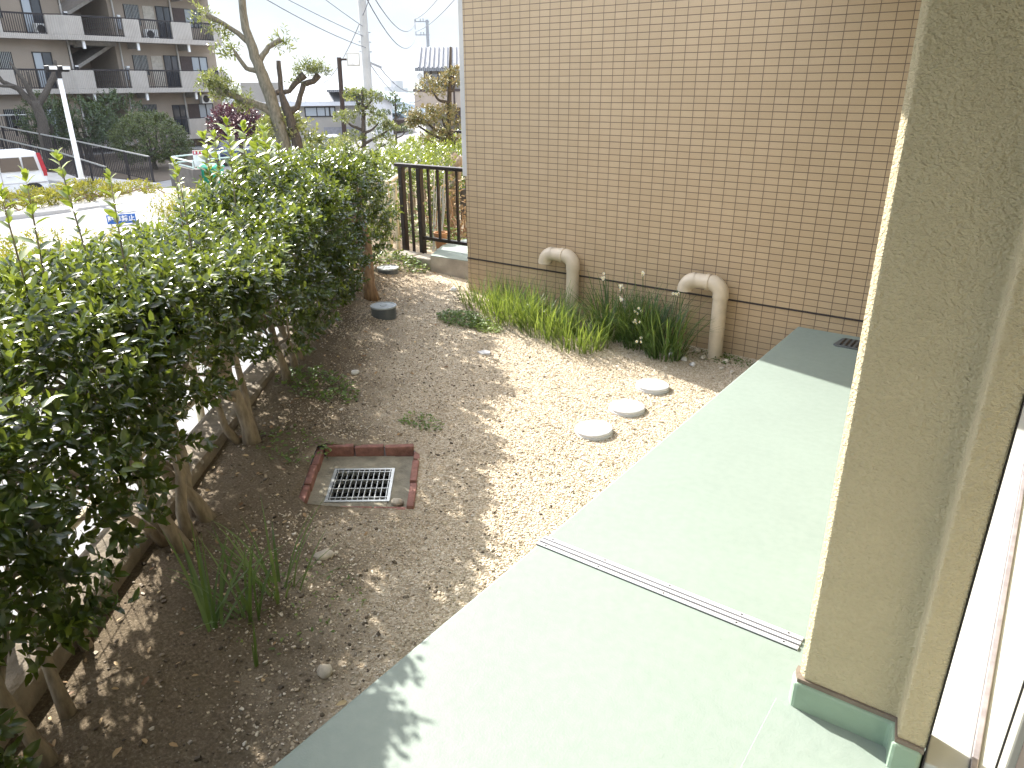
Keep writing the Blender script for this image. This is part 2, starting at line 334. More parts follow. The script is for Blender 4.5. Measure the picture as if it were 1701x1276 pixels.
M = dict(
 tile=m_tile(), stucco=m_stucco(), green=m_green(), ground=m_ground(), asphalt=m_asphalt(),
 greenbase=simple('green_base_paint', (.25, .345, .26), .45, var=.08, bsc=30, bd=.003),
 gravel=m_pebble('gravel_stone', [(0, (.30, .23, .15)), (.4, (.50, .41, .295)), (.8, (.63, .54, .415)), (1, (.72, .67, .59))]),
 soilbits=m_pebble('soil_crumb', [(0, (.05, .038, .028)), (.5, (.19, .15, .105)), (1, (.56, .50, .41))]),
 litter=m_pebble('dry_leaf', [(0, (.18, .10, .05)), (.5, (.36, .24, .12)), (1, (.58, .45, .26))], .7),
 concrete=simple('weathered_concrete', (.33, .30, .25), .9, var=.28, sc=5, bsc=60, bd=.004),
 curb=simple('mossy_curb_concrete', (.215, .18, .135), .95, var=.4, sc=7, bsc=30, bd=.012),
 concdark=simple('dark_stained_concrete', (.115, .105, .095), .9, var=.35, sc=2.5, bsc=40, bd=.006),
 conclight=simple('pale_concrete', (.48, .46, .43), .85, var=.12, sc=3, bsc=50, bd=.003),
 drainc=simple('grimy_cement', (.25, .225, .165), .9, var=.35, sc=9, bsc=70, bd=.004),
 brick=simple('red_brick', (.25, .12, .095), .85, var=.32, sc=22, bsc=90, bd=.004),
 galv=simple('galvanised_steel', (.46, .47, .45), .38, .75, var=.15, sc=30),
 alum=simple('brushed_aluminium', (.66, .66, .69), .32, .35, var=.05, sc=20),
 darkgap=simple('dark_gap', (.02, .02, .02), .9),
 joint=simple('dark_sealant', (.035, .028, .028), .7),
 pvc=simple('beige_pvc_pipe', (.56, .47, .35), .38, var=.12, sc=7, bsc=14, bd=.002),
 cover=simple('white_plastic_cover', (.56, .56, .56), .5, var=.06, sc=9, bsc=60, bd=.001),
 coverg=simple('grey_plastic_cover', (.36, .39, .40), .5, var=.16, sc=14, bsc=50, bd=.001),
 pipeg=simple('grey_pvc', (.085, .095, .098), .5, var=.2, sc=9),
 black=simple('dark_bronze_metal', (.020, .014, .012), .4, .3),
 darkrail=simple('dark_brown_rail', (.028, .024, .026), .5, .2),
 cream=simple('cream_paint', (.56, .50, .36), .5, var=.2, sc=12, bsc=30),
 wire=simple('cream_wire', (.52, .50, .40), .5),
 bark=m_bark('shrub_bark', (.15, .12, .085), (.33, .275, .20)), bark2=m_bark('grey_tree_bark', (.10, .095, .075), (.22, .21, .17)),
 barkdark=m_bark('dark_bark', (.045, .04, .035), (.11, .095, .08)), barkred=m_bark('orange_brown_bark', (.17, .10, .06), (.36, .24, .14)),
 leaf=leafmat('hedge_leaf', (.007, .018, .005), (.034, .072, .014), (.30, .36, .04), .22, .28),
 leafy=leafmat('yellow_hedge_leaf', (.04, .065, .003), (.13, .145, .006), (.31, .28, .012), .75, .3, (.5, .45, .05)),
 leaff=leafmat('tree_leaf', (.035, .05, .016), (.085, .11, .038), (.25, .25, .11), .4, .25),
 leafred=leafmat('reddish_leaf', (.055, .07, .028), (.12, .15, .05), (.30, .25, .11), .45, .2, (.4, .25, .08)),
 leafround=leafmat('round_bush_leaf', (.014, .028, .008), (.08, .11, .03), (.26, .28, .11), .35, .15),
 leafdark=leafmat('dark_shrub_leaf', (.014, .028, .014), (.03, .055, .024), (.07, .11, .04), .4, .15),
 leafpurple=leafmat('purple_leaf', (.03, .012, .018), (.06, .02, .03), (.12, .04, .05), .4, .15, (.2, .05, .06)),
 blade=leafmat('bright_grass_blade', (.025, .065, .012), (.075, .15, .025), (.27, .33, .10), .4, .35),
 bladed=leafmat('narcissus_blade', (.03, .07, .02), (.07, .14, .035), (.17, .24, .09), .4, .28),
 weed=leafmat('weed_leaf', (.05, .10, .02), (.11, .19, .035), (.30, .38, .07), .5, .3),
 straw=leafmat('dry_straw', (.16, .10, .05), (.30, .20, .10), (.48, .36, .2), .8, .15, (.4, .28, .12)),
 petal=simple('white_petal', (.80, .78, .70), .5, var=.05), petaly=simple('yellow_corona', (.75, .55, .08), .5),
 stone=simple('pale_stone', (.50, .44, .35), .85, var=.25, sc=30, bsc=80, bd=.002),
 stonew=simple('whitish_stone', (.62, .60, .57), .85, var=.2, sc=20, bsc=60, bd=.002),
 white=simple('white_paint', (.80, .80, .79), .45, var=.04), whiteflat=simple('white_resin', (.50, .52, .50), .35, var=.03),
 greyrail=simple('grey_rail', (.36, .33, .345), .4, .3, var=.25, sc=18), brown=simple('dark_interior', (.05, .038, .03), .6),
 creamalu=simple('beige_aluminium', (.50, .48, .41), .45, .2, var=.05),
 apt=simple('apartment_render', (.30, .25, .20), .9, var=.08, sc=.7, bsc=40, bd=.01), par=m_groove('ribbed_parapet', (.38, .35, .315), (.44, .41, .375)),
 soffit=simple('soffit_paint', (.28, .26, .235), .9), aptdark=simple('stair_recess_shade', (.03, .028, .03), .9),
 frame=simple('dark_window_frame', (.02, .018, .02), .4, .3), glassd=m_glass('dark_glass', (.035, .04, .05)), curtain=m_glass('curtained_glass', (.36, .40, .44), .25),
 doorw=simple('cream_door', (.42, .38, .32), .6), ac=simple('air_conditioner_white', (.62, .62, .60), .5),
 hwall=simple('house_beige_wall', (.36, .335, .30), .9, var=.06, sc=1, bsc=20, bd=.01), hroof=simple('pale_metal_roof', (.40, .42, .45), .45, .2, var=.05, sc=.4),
 hwhite=simple('white_house_wall', (.72, .73, .76), .85, var=.04), hblue=simple('pale_blue_wall', (.50, .62, .68), .85, var=.06), hgrey=simple('grey_garage', (.26, .255, .27), .8),
 rtile=m_rooftile('grey_roof_tile', (.16, .16, .17), (.40, .41, .43)), rtile2=m_rooftile('pale_roof_tile', (.36, .44, .48), (.56, .62, .65)),
 hbrown=simple('brown_timber', (.07, .05, .045), .8), hbeige=simple('beige_balcony', (.42, .345, .28), .9, var=.05),
 pole=simple('concrete_pole', (.46, .46, .445), .8, var=.1, sc=3, bsc=30), polebr=simple('dark_brown_pole', (.045, .03, .025), .5, .3),
 lampw=simple('white_lamp_glass', (.78, .78, .76), .3), wireb=simple('black_cable', (.10, .10, .115), .6), steel=simple('grey_transformer', (.30, .31, .33), .5, .3),
 vanw=simple('white_car_paint', (.80, .81, .82), .25, 0, var=.02), rubber=simple('tyre_rubber', (.02, .02, .02), .8), wheel=simple('alloy_rim', (.45, .45, .47), .3, .8),
 taill=simple('red_tail_lamp', (.38, .02, .03), .2), carb=simple('dark_blue_car_paint', (.03, .045, .10), .2), binm=simple('green_bin_plastic', (.02, .36, .21), .45, var=.1, sc=5),
 signb=simple('blue_sign_face', (.03, .12, .40), .45, var=.06), signw=simple('white_sign_face', (.78, .78, .78), .5), signr=simple('red_sign_print', (.5, .03, .08), .5),
 pipew=simple('pale_green_pipe', (.55, .66, .62), .45), terra=simple('terracotta', (.36, .19, .09), .8, bsc=30), hill=simple('wooded_hill', (.10, .13, .10), .95, var=.3, sc=.02),
 far=simple('far_building', (.42, .42, .43), .9, var=.1, sc=.05), planter=simple('pale_green_planter', (.50, .60, .52), .5), soil=simple('planter_soil', (.09, .07, .05), .95),
)

# ------------------------------------------------------------------ setting
P0 = np.array([-2.2, .45]); U = np.array([-.598, .801]); NV = np.array([-.801, -.598])   # hedge line, along and outwards
def hl(s, t): return P0 + U*s + NV*t
def st(x, y):
    dx, dy = x - P0[0], y - P0[1]
    return dx*U[0] + dy*U[1], dx*NV[0] + dy*NV[1]
def gz(x, y):
    z = -.33 + .045*np.clip(-np.asarray(x) - 2.0, 0, 4)
    s, t = st(np.asarray(x), np.asarray(y))
    z = z + .05*np.exp(-((t + .1)/.35)**2)
    return z
def gzf(x, y): return float(gz(x, y))
def street_z(t): 
    q = np.clip((np.asarray(t) - .4)/13., 0, 1); return -.78 - 1.22*(q*q*(3 - 2*q))

def grid_mesh(name, xs, ys, zf, mat, mask=None, snap=None):
    X, Y = np.meshgrid(xs, ys, indexing='ij'); Z = zf(X, Y)
    V = np.stack([X, Y, Z], -1).reshape(-1, 3); ny = len(ys)
    i, j = np.meshgrid(np.arange(len(xs)-1), np.arange(ny-1), indexing='ij')
    F = np.stack([i*ny+j, (i+1)*ny+j, (i+1)*ny+j+1, i*ny+j+1], -1).reshape(-1, 4)
    if mask is not None:
        c = V[F].mean(1); F = F[mask(c[:,0], c[:,1])]
        used = np.unique(F); re = -np.ones(len(V), int); re[used] = np.arange(len(used)); V = V[used]; F = re[F]
    if snap: V = snap(V)
    return np_mesh(name, V, F, mat, smooth=True)
LUMP = rng.normal(size=(14, 4))
def lumps(x, y):
    z = 0
    for a, b, c, d in LUMP: z = z + np.sin(a*9*x + b*9*y + 6*c)*np.abs(d)
    return z
def gsurf(x, y):
    return gz(x, y) + .0035*lumps(x, y)/4
# drain pit cut out of the ground
DRO = np.array([-2.80, 2.42]); DRU = np.array([.80, .60]); DRV = np.array([-.64, .77]); DRV = DRV/np.linalg.norm(DRV)
def dr(a, b): return DRO + DRU*a + DRV*b
def dr_in(x, y, m=0.):
    dx, dy = x - DRO[0], y - DRO[1]
    det = DRU[0]*DRV[1] - DRU[1]*DRV[0]
    a = (dx*DRV[1] - dy*DRV[0])/det; b = (DRU[0]*dy - DRU[1]*dx)/det
    return (np.abs(a) < .30 + m) & (np.abs(b) < .33 + m)
def gmask(x, y):
    s, t = st(x, y)
    return (t < .22) & ~dr_in(x, y, -.028)
def dsnap(V):
    dx, dy = V[:,0]-DRO[0], V[:,1]-DRO[1]; det = DRU[0]*DRV[1]-DRU[1]*DRV[0]
    a = (dx*DRV[1]-dy*DRV[0])/det; b = (DRU[0]*dy-DRU[1]*dx)/det; A, B = .297, .325
    ins = (np.abs(a) < A+.02) & (np.abs(b) < B+.02); ua = (A-np.abs(a)) < (B-np.abs(b))
    a2 = np.where(ins & ua, np.sign(a)*A, a); b2 = np.where(ins & ~ua, np.sign(b)*B, b); V = V.copy()
    V[:,0] = np.where(ins, DRO[0]+DRU[0]*a2+DRV[0]*b2, V[:,0]); V[:,1] = np.where(ins, DRO[1]+DRU[1]*a2+DRV[1]*b2, V[:,1])
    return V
g = grid_mesh('garden_ground', np.arange(-9.5, -1.36, .035), np.arange(-2.5, 9.5, .035), gsurf, M['ground'], gmask, dsnap); tag(g, kind='structure')

def terrain(x, y):
    s, t = st(x, y); z = street_z(t)
    d = np.hypot(x, y)
    far = np.clip((d - 70)/260., 0, 1); z = z - 20*far*far*(3-2*far)
    hills = np.clip((d - 420)/260., 0, 1)
    z = z + hills*(17 + 5*np.sin(x*.011 + 1)*np.sin(y*.013 + 2) + 3*np.sin(x*.031)*np.sin(y*.027))
    return z
def smask(x, y):
    s, t = st(x, y); return t > .2
xs = np.unique(np.concatenate([-np.geomspace(3, 1500, 90), np.linspace(-3, 60, 12)])); ys = np.unique(np.concatenate([np.linspace(-70, -3, 16), np.linspace(-3, 30, 60), np.geomspace(30, 1600, 60)]))
g = grid_mesh('street', np.arange(-62, -1, .5), np.arange(-30, 62, .5), lambda x, y: street_z(st(x, y)[1]), M['asphalt'], smask); tag(g, kind='structure')
g = grid_mesh('hills', xs, ys, lambda x, y: terrain(x, y) - .12, M['hill'], lambda x, y: (st(x, y)[1] > 1.) & ~((x > -61) & (y < 61) & (y > -29))); tag(g, kind='structure')

# terrace slab
b = MB(); b.box(-1.40, .6, -3, 5.592, -.8, 0); o = b.build('terrace', M['green'], bevel=.012); tag(o, kind='structure')
b = MB(); b.box(-.365, .55, -3, 1.835, .0, .004); o = b.build('terrace_step', M['green'], bevel=.002); tag(o, kind='structure')

# ------------------------------------------------------------------ buildings close by
nb = thing('neighbour_building', 'beige tiled building end wall with dark joint line behind the vent pipes', 'building', (-4.62, 5.595, -.5))
b = MB(); b.box(-4.62, 4, 5.595, 17, -1.2, 9); o = b.build('wall', M['tile'], nb)
b = MB(); b.box(-4.622, 4, 5.587, 5.60, .112, .124); b.build('joint_strip', M['joint'], nb)
b = MB(); b.box(-4.655, -4.60, 5.592, 5.66, .9, 9); b.build('edge_trim', M['conclight'], nb, bevel=.006)

hb = thing('apartment_block', 'stucco building with pillar and window sill at the edge of the green terrace', 'building', (0, 1.85, 0))
prof = [(-.318, 1.862), (-.300, 1.840), (-.052, 1.845), (-.040, 1.775), (.028, 1.775), (.028, 1.89), (-.318, 1.89)]
b = MB(); b.prism(prof, .105, 2.55); pil = b.build('pillar', M['stucco'], hb, bevel=.005)
pr2 = [(-.336, 1.862), (-.322, 1.826), (-.060, 1.832), (-.048, 1.762), (.024, 1.762), (.024, 1.888), (-.336, 1.888)]
b = MB(); b.prism(pr2, -.01, .094); bs = b.build('pillar_base', M['greenbase'], hb, bevel=.01)
pr3 = [(-.33, 1.866), (-.316, 1.834), (-.055, 1.839), (-.043, 1.769), (.026, 1.769), (.026, 1.889), (-.33, 1.889)]
b = MB(); b.prism(pr3, .09, .1055); b.build('base_joint', simple('mortar_bed', (.2, .165, .13), .95, bsc=40, bd=.006), hb)
b = MB(); b.box(-1.58, 1.2, -3, 5.5, 2.55, 2.74); b.build('upper_balcony', M['conclight'], hb)
b = MB(); b.box(.45, .8, -3, 5.59, 0, 2.55); b.build('wall', M['stucco'], hb)
b = MB(); b.box(.032, .13, 1.78, 5.58, .0, .06); b.box(.148, .44, 1.2, 5.58, .0, .062); b.build('window_sill', M['whiteflat'], hb, bevel=.004)
b = MB(); b.box(.1305, .1475, 1.2, 5.58, .0, .07); b.build('sill_rail', M['greyrail'], hb, bevel=.003)
b = MB(); b.box(.029, .0315, 1.77, 1.89, .0, 2.5); b.build('jamb_gasket', M['joint'], hb)
sw = b = MB(); b.box(.1, .135, .925, .992, .06, 2.1); sash = b.build('window_sash', M['creamalu'], hb, bevel=.003)
b = MB(); b.box(.098, .137, .9925, 1.0, .06, 2.1); b.build('gasket', M['frame'], sash)
b = MB(); b.box(.11, .125, -.6, .9245, .06, 2.1); b.build('pane', M['brown'], sash)

# expansion joint strip across the terrace
er = thing('joint_cover_strip', 'grooved aluminium strip laid across the pale green terrace', 'metal strip', (-.9, 2.11, 0))
b = MB(); b.box(-1.402, -.372, 2.075, 2.0935, .0, .007); b.box(-1.402, -.372, 2.101, 2.118, .0, .0075); b.box(-1.402, -.372, 2.1255, 2.145, .0, .007); b.build('strip', M['alum'], er, bevel=.0012)
b = MB(); b.box(-1.40, -.374, 2.074, 2.146, .0, .003); b.build('groove', M['darkgap'], er)
for x in (-1.36, -1.12, -.85, -.58, -.42):
    for y in (2.084, 2.136): b = MB(); b.lathe([(.004, .0068), (.004, .0078)], (x, y, 0), 8); b.build('screw', M['darkgap'], er)
# door mat plate
mt = thing('drain_plate', 'small dark ribbed plate on the shaded far end of the terrace', 'drain plate', (-.95, 5.37, 0))
b = MB(); b.prism([(-1.07, 5.29), (-1.05, 5.27), (-.6, 5.27), (-.6, 5.47), (-1.02, 5.47), (-1.05, 5.45)], .0, .012); b.build('plate', M['pipeg'], mt, bevel=.003)
b = MB()
for i in range(12): b.box(-1.03 + i*.035, -1.018 + i*.035, 5.29, 5.45, .0122, .016)
b.build('ribs', M['black'], mt)

# ------------------------------------------------------------------ vent pipes
def vent_pipe(x, y, ztop, zb, label):
    t = thing('vent_pipe', label, 'pipe', (x, y, zb), 'vent pipes by the tiled wall')
    r = .057; L = .175
    b = MB(); b.tube([(x, y, zb-.1), (x, y, ztop-.12)], r, 20); smooth_by_angle(b.build('standpipe', M['pvc'], t))
    b = MB(); ry = .085
    arc = [(x - ry + ry*math.cos(a), y, ztop - .057 - ry + ry*math.sin(a)) for a in np.linspace(0, math.pi/2, 9)]
    b.tube([(x, y, ztop-.17)] + arc, r+.005, 20); smooth_by_angle(b.build('elbow', M['pvc'], t))
    xl = x - ry - L + .05
    b = MB(); b.tube([(xl-.004, y, ztop-.057), (x-ry+.004, y, ztop-.057)], r+.0015, 20); smooth_by_angle(b.build('crosspipe', M['pvc'], t))
    b = MB(); arc = [(xl - ry*math.sin(a), y, ztop - .057 - ry + ry*math.cos(a)) for a in np.linspace(0, math.pi/2, 9)]
    b.tube(arc + [(xl-ry, y, ztop-.15)], r+.005, 20, cap=False); b.tube([(xl-ry, y, ztop-.149), (xl-ry, y, ztop-.12)], .052, 20, mi=1)
    smooth_by_angle(b.build('outlet_elbow', [M['pvc'], M['darkgap']], t))
    b = MB(); b.bar((xl+.10, y, ztop-.03), (xl+.10, 5.6, ztop-.03), .03, .004); b.tube([(xl+.085, y, ztop-.057), (xl+.115, y, ztop-.057)], r+.008, 20); b.build('wall_clip', M['pvc'], t)
    return t
vent_pipe(-3.345, 5.50, .36, -.30, 'beige inverted vent pipe rising behind the bright green grass')
vent_pipe(-1.975, 5.46, .325, -.34, 'beige inverted vent pipe standing on bare stones beside the green terrace')

# ------------------------------------------------------------------ covers and chambers
def cover(x, y, label, lift=.03):
    z = gzf(x, y); t = thing('inspection_cover', label, 'cover', (x, y, z), 'round white covers in the gravel')
    t.rotation_euler = (R(random.uniform(-2, 2)), R(random.uniform(-2, 2)), 0)
    return t, z
cv = [(-2.065, 3.70, 'largest looking white round cover, nearest the metal strip, set in pale gravel'),
      (-2.055, 4.125, 'middle white round cover of three set in pale gravel'),
      (-2.085, 4.57, 'white round cover nearest the tiled wall set in pale gravel')]
ctop = cbody = None
for i, (x, y, lab) in enumerate(cv):
    t, z = cover(x, y, lab)
    if ctop is None:
        pr = [(.118, .012), (.118, .028), (.112, .032)]
        for k in range(7):
            r0 = .108 - k*.014; pr += [(r0, .032), (r0-.002, .0295), (r0-.006, .0295), (r0-.008, .032)]
        b = MB(); b.lathe(pr, (0, 0, 0), 40); ctop = b.build('lid', M['cover']); ctop.parent = t
        b = MB(); b.lathe([(.122, -.08), (.122, .010), (.110, .012)], (0, 0, 0), 40); cbody = b.build('ring', M['cover']); cbody.parent = t
    else:
        for c0 in (ctop, cbody):
            c = c0.copy(); COL.objects.link(c); c.parent = t
for (x, y, h, lab) in [(-4.63, 4.42, .085, 'raised grey round pipe cap standing proud of the shaded gravel'), (-5.60, 5.45, .035, 'low grey round cap lying flat near the concrete blocks')]:
    z = gzf(x, y); t = thing('pipe_cap', lab, 'pipe cap', (x, y, z), 'grey round pipe caps')
    b = MB(); b.lathe([(.108, z-.1), (.108, z+h)], (x, y, 0), 36); smooth_by_angle(b.build('riser', M['pipeg'], t))
    b = MB(); b.lathe([(.115, z+h+.0005), (.115, z+h+.014), (.10, z+h+.016), (.098, z+h+.011), (.03, z+h+.011), (.028, z+h+.017), (.0, z+h+.017)], (x, y, 0), 36); smooth_by_angle(b.build('lid', M['coverg'], t))

# ------------------------------------------------------------------ brick framed drain
zd = gzf(*DRO); dn = thing('grated_drain', 'square drain with steel grate in cement framed by red bricks', 'drain', (DRO[0], DRO[1], zd))
Md = Matrix(((DRU[0], DRV[0], 0, DRO[0]), (DRU[1], DRV[1], 0, DRO[1]), (0, 0, 1, zd), (0, 0, 0, 1)))
zp = -.042; ga, gb = (-.165, .155), (-.21, .13)
b = MB(); b.box(-.27, ga[0], -.30, .30, -.25, zp, M=Md); b.box(ga[1], .27, -.30, .30, -.25, zp-.004, M=Md); b.box(ga[0], ga[1], -.30, gb[0], -.25, zp, M=Md); b.box(ga[0], ga[1], gb[1], .30, -.25, zp, M=Md)
b.build('cement_bed', M['drainc'], dn)
b = MB(); b.box(ga[0], ga[1], gb[0], gb[1], -.36, -.33, M=Md); b.box(ga[0]+.0005, ga[0]+.004, gb[0], gb[1], -.34, zp-.03, M=Md); b.box(ga[1]-.004, ga[1]-.0005, gb[0], gb[1], -.34, zp-.03, M=Md); b.box(ga[0]+.004, ga[1]-.004, gb[0]+.0005, gb[0]+.004, -.34, zp-.03, M=Md); b.box(ga[0]+.004, ga[1]-.004, gb[1]-.004, gb[1]-.0005, -.34, zp-.03, M=Md)
b.build('sump', M['darkgap'], dn)  # near-black floor and side lining stand in for shade inside the pit
b = MB(); n = 11
for i in range(n):
    a = ga[0] + .012 + (ga[1]-ga[0]-.024)*i/(n-1); b.box(a-.002, a+.002, gb[0]+.004, gb[1]-.004, zp-.028, zp+.004, M=Md)
for bb in np.linspace(gb[0]+.03, gb[1]-.03, 4): b.box(ga[0]+.004, ga[1]-.004, bb-.003, bb+.003, zp-.02, zp+.0062, M=Md)
for q in ((ga[0]-.012, ga[0]+.004, gb[0]-.012, gb[1]+.012), (ga[1]-.004, ga[1]+.012, gb[0]-.012, gb[1]+.012), (ga[0]+.004, ga[1]-.004, gb[0]-.012, gb[0]+.004), (ga[0]+.004, ga[1]-.004, gb[1]-.004, gb[1]+.012)): b.box(*q, zp-.03, zp+.005, M=Md)
b.build('grate', M['galv'], dn)
def brick(a0, a1, b0, b1, z0=-.12, z1=.012, tilt=0):
    q = MB(); ca, cb = (a0+a1)/2, (b0+b1)/2
    m = Md @ Matrix.Translation((ca, cb, 0)) @ Matrix.Rotation(R(random.uniform(-1.6, 1.6)), 4, 'Z') @ Matrix.Rotation(R(tilt + random.uniform(-2, 2)), 4, 'Y')
    q.box(a0-ca, a1-ca, b0-cb, b1-cb, z0, z1 + random.uniform(-.006, .006), M=m); q.build('brick', M['brick'], dn, bevel=.006)
for i in range(3): brick(-.305, -.265, -.33+i*.222, -.115+i*.222)
for i in range(2): brick(.268, .306, -.33+i*.25, -.09+i*.25, z1=.004)
brick(.27, .308, .2, .29, z1=-.004)
for i in range(3): brick(-.26+i*.178, -.09+i*.178, .302, .342, z1=.02 - .004*i)
for i in range(3): brick(-.26+i*.178, -.09+i*.178, -.342, -.305, z1=-.016)
def stone(name, x, y, z, s, label, m, cat='stone', group=None):
    b = MB(); b.rock((x, y, z + s[2]*.5), *s); o = b.build(name, M[m], smooth=True); return tag(o, label, cat, group)
q = Md @ Vector((.215, -.245, zp)); stone('stone', q.x, q.y, q.z, (.034, .03, .022), 'rounded stone sitting on the cement beside the drain grate', 'stone')
stone('stone', -1.84, 1.32, gzf(-1.84, 1.32), (.030, .028, .024), 'pale round stone alone on dark soil near the terrace edge', 'stone')
stone('stone', -2.40, 1.80, gzf(-2.4, 1.8)-.005, (.05, .035, .022), 'flat brown stone behind the leaning narcissus leaves', 'stone')
# broken white tile on the gravel
x, y = -3.42, 4.33; b = MB(); b.prism([(x-.06, y-.03), (x+.0, y-.045), (x+.05, y-.01), (x+.02, y+.035), (x-.04, y+.03)], gzf(x, y)-.005, gzf(x, y)+.012)
tag(b.build('tile_shard', M['cover'], bevel=.002), 'white broken tile shard lying on the gravel at the shadow edge', 'shard')
k = 0
for i in range(16):
    x = -1.66 - .75*random.random(); y = 5.5 - .38*random.random()
    s = random.uniform(.014, .034); w = i % 3 == 0
    stone('stone', x, y, gzf(x, y), (s, s*.8, s*.65), 'small grey-white rock among the shaded stones around the right vent pipe', 'stonew' if w else 'stone', group='rocks at the foot of the tiled wall')
stone('stone', -4.72, 5.48, gzf(-4.72, 5.48), (.04, .03, .025), 'pale stone lying at the left foot of the tiled wall', 'stonew')
stone('stone', -3.85, 3.35, gzf(-3.85, 3.35), (.03, .025, .02), 'whitish stone in the shade between hedge and white tile shard', 'stonew')

# ------------------------------------------------------------------ gravel, crumbs and leaf litter
OCT = np.array([(1,0,0),(-1,0,0),(0,1,0),(0,-1,0),(0,0,1),(0,0,-1)], float); OCTF = np.array([(0,2,4),(2,1,4),(1,3,4),(3,0,4),(2,0,5),(1,2,5),(3,1,5),(0,3,5)])
CUB = np.array([(x,y,z) for x in (-1,1) for y in (-1,1) for z in (-1,1)], float)*.72
PV = np.concatenate([OCT, CUB]); 
PF = []
for i in range(6):
    ax = np.argmax(np.abs(OCT[i])); c = [6+j for j in range(8) if CUB[j][ax]*OCT[i][ax] > 0]
    ctr = OCT[i]; a = [k for k in range(3) if k != ax]
    c.sort(key=lambda j: math.atan2(CUB[j-6][a[1]], CUB[j-6][a[0]]))
    for u in range(4): PF.append((i, c[u], c[(u+1) % 4]))
PF = np.array(PF)
def pebbles(name, X, Y, size, tint, mat, kind='stuff', flat=.6):
    n = len(X); Z = gsurf(X, Y)
    sc = size[:,None]*rng.uniform(.65, 1.15, (n, 3))*np.array([1.15, .9, flat])
    a = rng.uniform(0, 6.28, n); V = PV[None]*sc[:,None]*(1 + .25*rng.normal(size=(n, len(PV), 1)).clip(-1, 1))
    tx = rng.normal(0, .3, n); V[...,2] += V[...,0]*tx[:,None]
    x = V[...,0]*np.cos(a)[:,None] - V[...,1]*np.sin(a)[:,None]; y = V[...,0]*np.sin(a)[:,None] + V[...,1]*np.cos(a)[:,None]
    V = np.stack([x + X[:,None], y + Y[:,None], V[...,2] + (Z + size*.15)[:,None]], -1)
    F = PF[None] + (np.arange(n)*len(PV))[:,None,None]
    o = np_mesh(name, V.reshape(-1, 3), F.reshape(-1, 3), mat, None, np.repeat(tint, len(PF)), smooth=True)
    return tag(o, kind=kind)
n = 120000; X = rng.uniform(-5.9, -1.405, n); Y = rng.uniform(.9, 5.58, n); S_, T_ = st(X, Y)
tt = -T_ + .12*Y + .35*np.sin(X*3.1)*np.sin(Y*2.7)
keep = (rng.random(n) < np.clip((tt - .45)/.9, .0, 1)) & ~dr_in(X, Y, .05)
for (cx_, cy_) in [(c[0], c[1]) for c in cv]: keep &= np.hypot(X-cx_, Y-cy_) > .12
for (cx_, cy_) in [(-4.63, 4.42), (-5.6, 5.45)]: keep &= np.hypot(X-cx_, Y-cy_) > .115
X, Y = X[keep], Y[keep]; n = len(X)
pebbles('gravel', X, Y, rng.gamma(5, .00074, n).clip(.0022, .012), rng.beta(2.2, 1.8, n), M['gravel'])
n = 34000; X = rng.uniform(-6.3, -1.42, n); Y = rng.uniform(-.2, 6, n); S_, T_ = st(X, Y); keep = (T_ < .12) & (T_ > -1.45 + .3*rng.normal(size=n)) & ~dr_in(X, Y, .05)
X, Y = X[keep], Y[keep]; pebbles('soil_crumbs', X, Y, rng.gamma(2.0, .0015, len(X)).clip(.0015, .011), rng.beta(1.6, 2.6, len(X)), M['soilbits'])
n = 230; s_ = rng.uniform(-.6, 6.3, n); t_ = .1 - np.abs(rng.normal(0, .45, n)); q = P0 + s_[:,None]*U + t_[:,None]*NV
q = q[(q[:,0] < -1.5) & ~dr_in(q[:,0], q[:,1], .06)]; n = len(q)
az = rng.uniform(0, 6.28, n); D = np.stack([np.cos(az), np.sin(az), rng.normal(0, .18, n)], 1); N = nrm(np.stack([rng.normal(0, .3, n), rng.normal(0, .3, n), np.ones(n)], 1))
Pp = np.concatenate([q, (gsurf(q[:,0], q[:,1]) + .008)[:,None]], 1); L = rng.uniform(.02, .05, n)
tag(leaves('fallen_leaves', Pp, D, N, L, L*.5, rng.random(n), M['litter']), kind='stuff')

# ------------------------------------------------------------------ hedge
def ztop(s): return np.interp(s, [-1, .2, 1.2, 2.2, 3.0, 3.8, 4.6, 5.4, 6.4, 7.2], [1.07, 1.07, 1.01, .89, .92, 1.04, 1.11, 1.09, 1.02, .95])
def zbot(s): return np.interp(s, [-1, .3, 1, 2, 3, 5, 7], [.0, .16, .30, .22, .04, -.08, -.15])
def cluster_leaves(C, TD, nl, tl, L0, L1, base_t, jit=.35, wr=.5, updroop=.25):
    """leaf whorls along short twigs starting at C heading TD"""
    n = len(C); C = np.repeat(C, nl, 0); TD = np.repeat(nrm(TD), nl, 0); bt = np.repeat(base_t, nl)
    f = np.tile(np.linspace(.15, 1, nl), n) + rng.normal(0, .05, n*nl)
    ph = np.tile(np.arange(nl)*2.4, n) + np.repeat(rng.uniform(0, 6.28, n), nl)
    a = nrm(np.cross(TD, np.array([.3, .2, 1.]) + rng.normal(0, .2, TD.shape))); bb = np.cross(TD, a)
    rad = a*np.cos(ph)[:,None] + bb*np.sin(ph)[:,None]
    P = C + TD*(f*np.repeat(tl, nl))[:,None]
    D = nrm(rad + TD*(.35 + .5*f)[:,None] + rng.normal(0, jit, TD.shape)*.6 + np.array([0, 0, updroop]))
    N = nrm(TD*.8 + np.array([0, 0, .7]) + rng.normal(0, jit, TD.shape))
    L = rng.uniform(L0, L1, n*nl)*(1.05 - .3*f.clip(0, 1))
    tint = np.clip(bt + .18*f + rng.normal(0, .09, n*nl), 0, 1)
    return P, D, N, L, L*rng.uniform(wr*.85, wr*1.15, n*nl), tint
HG = 'glossy evergreen shrubs of the garden hedge'
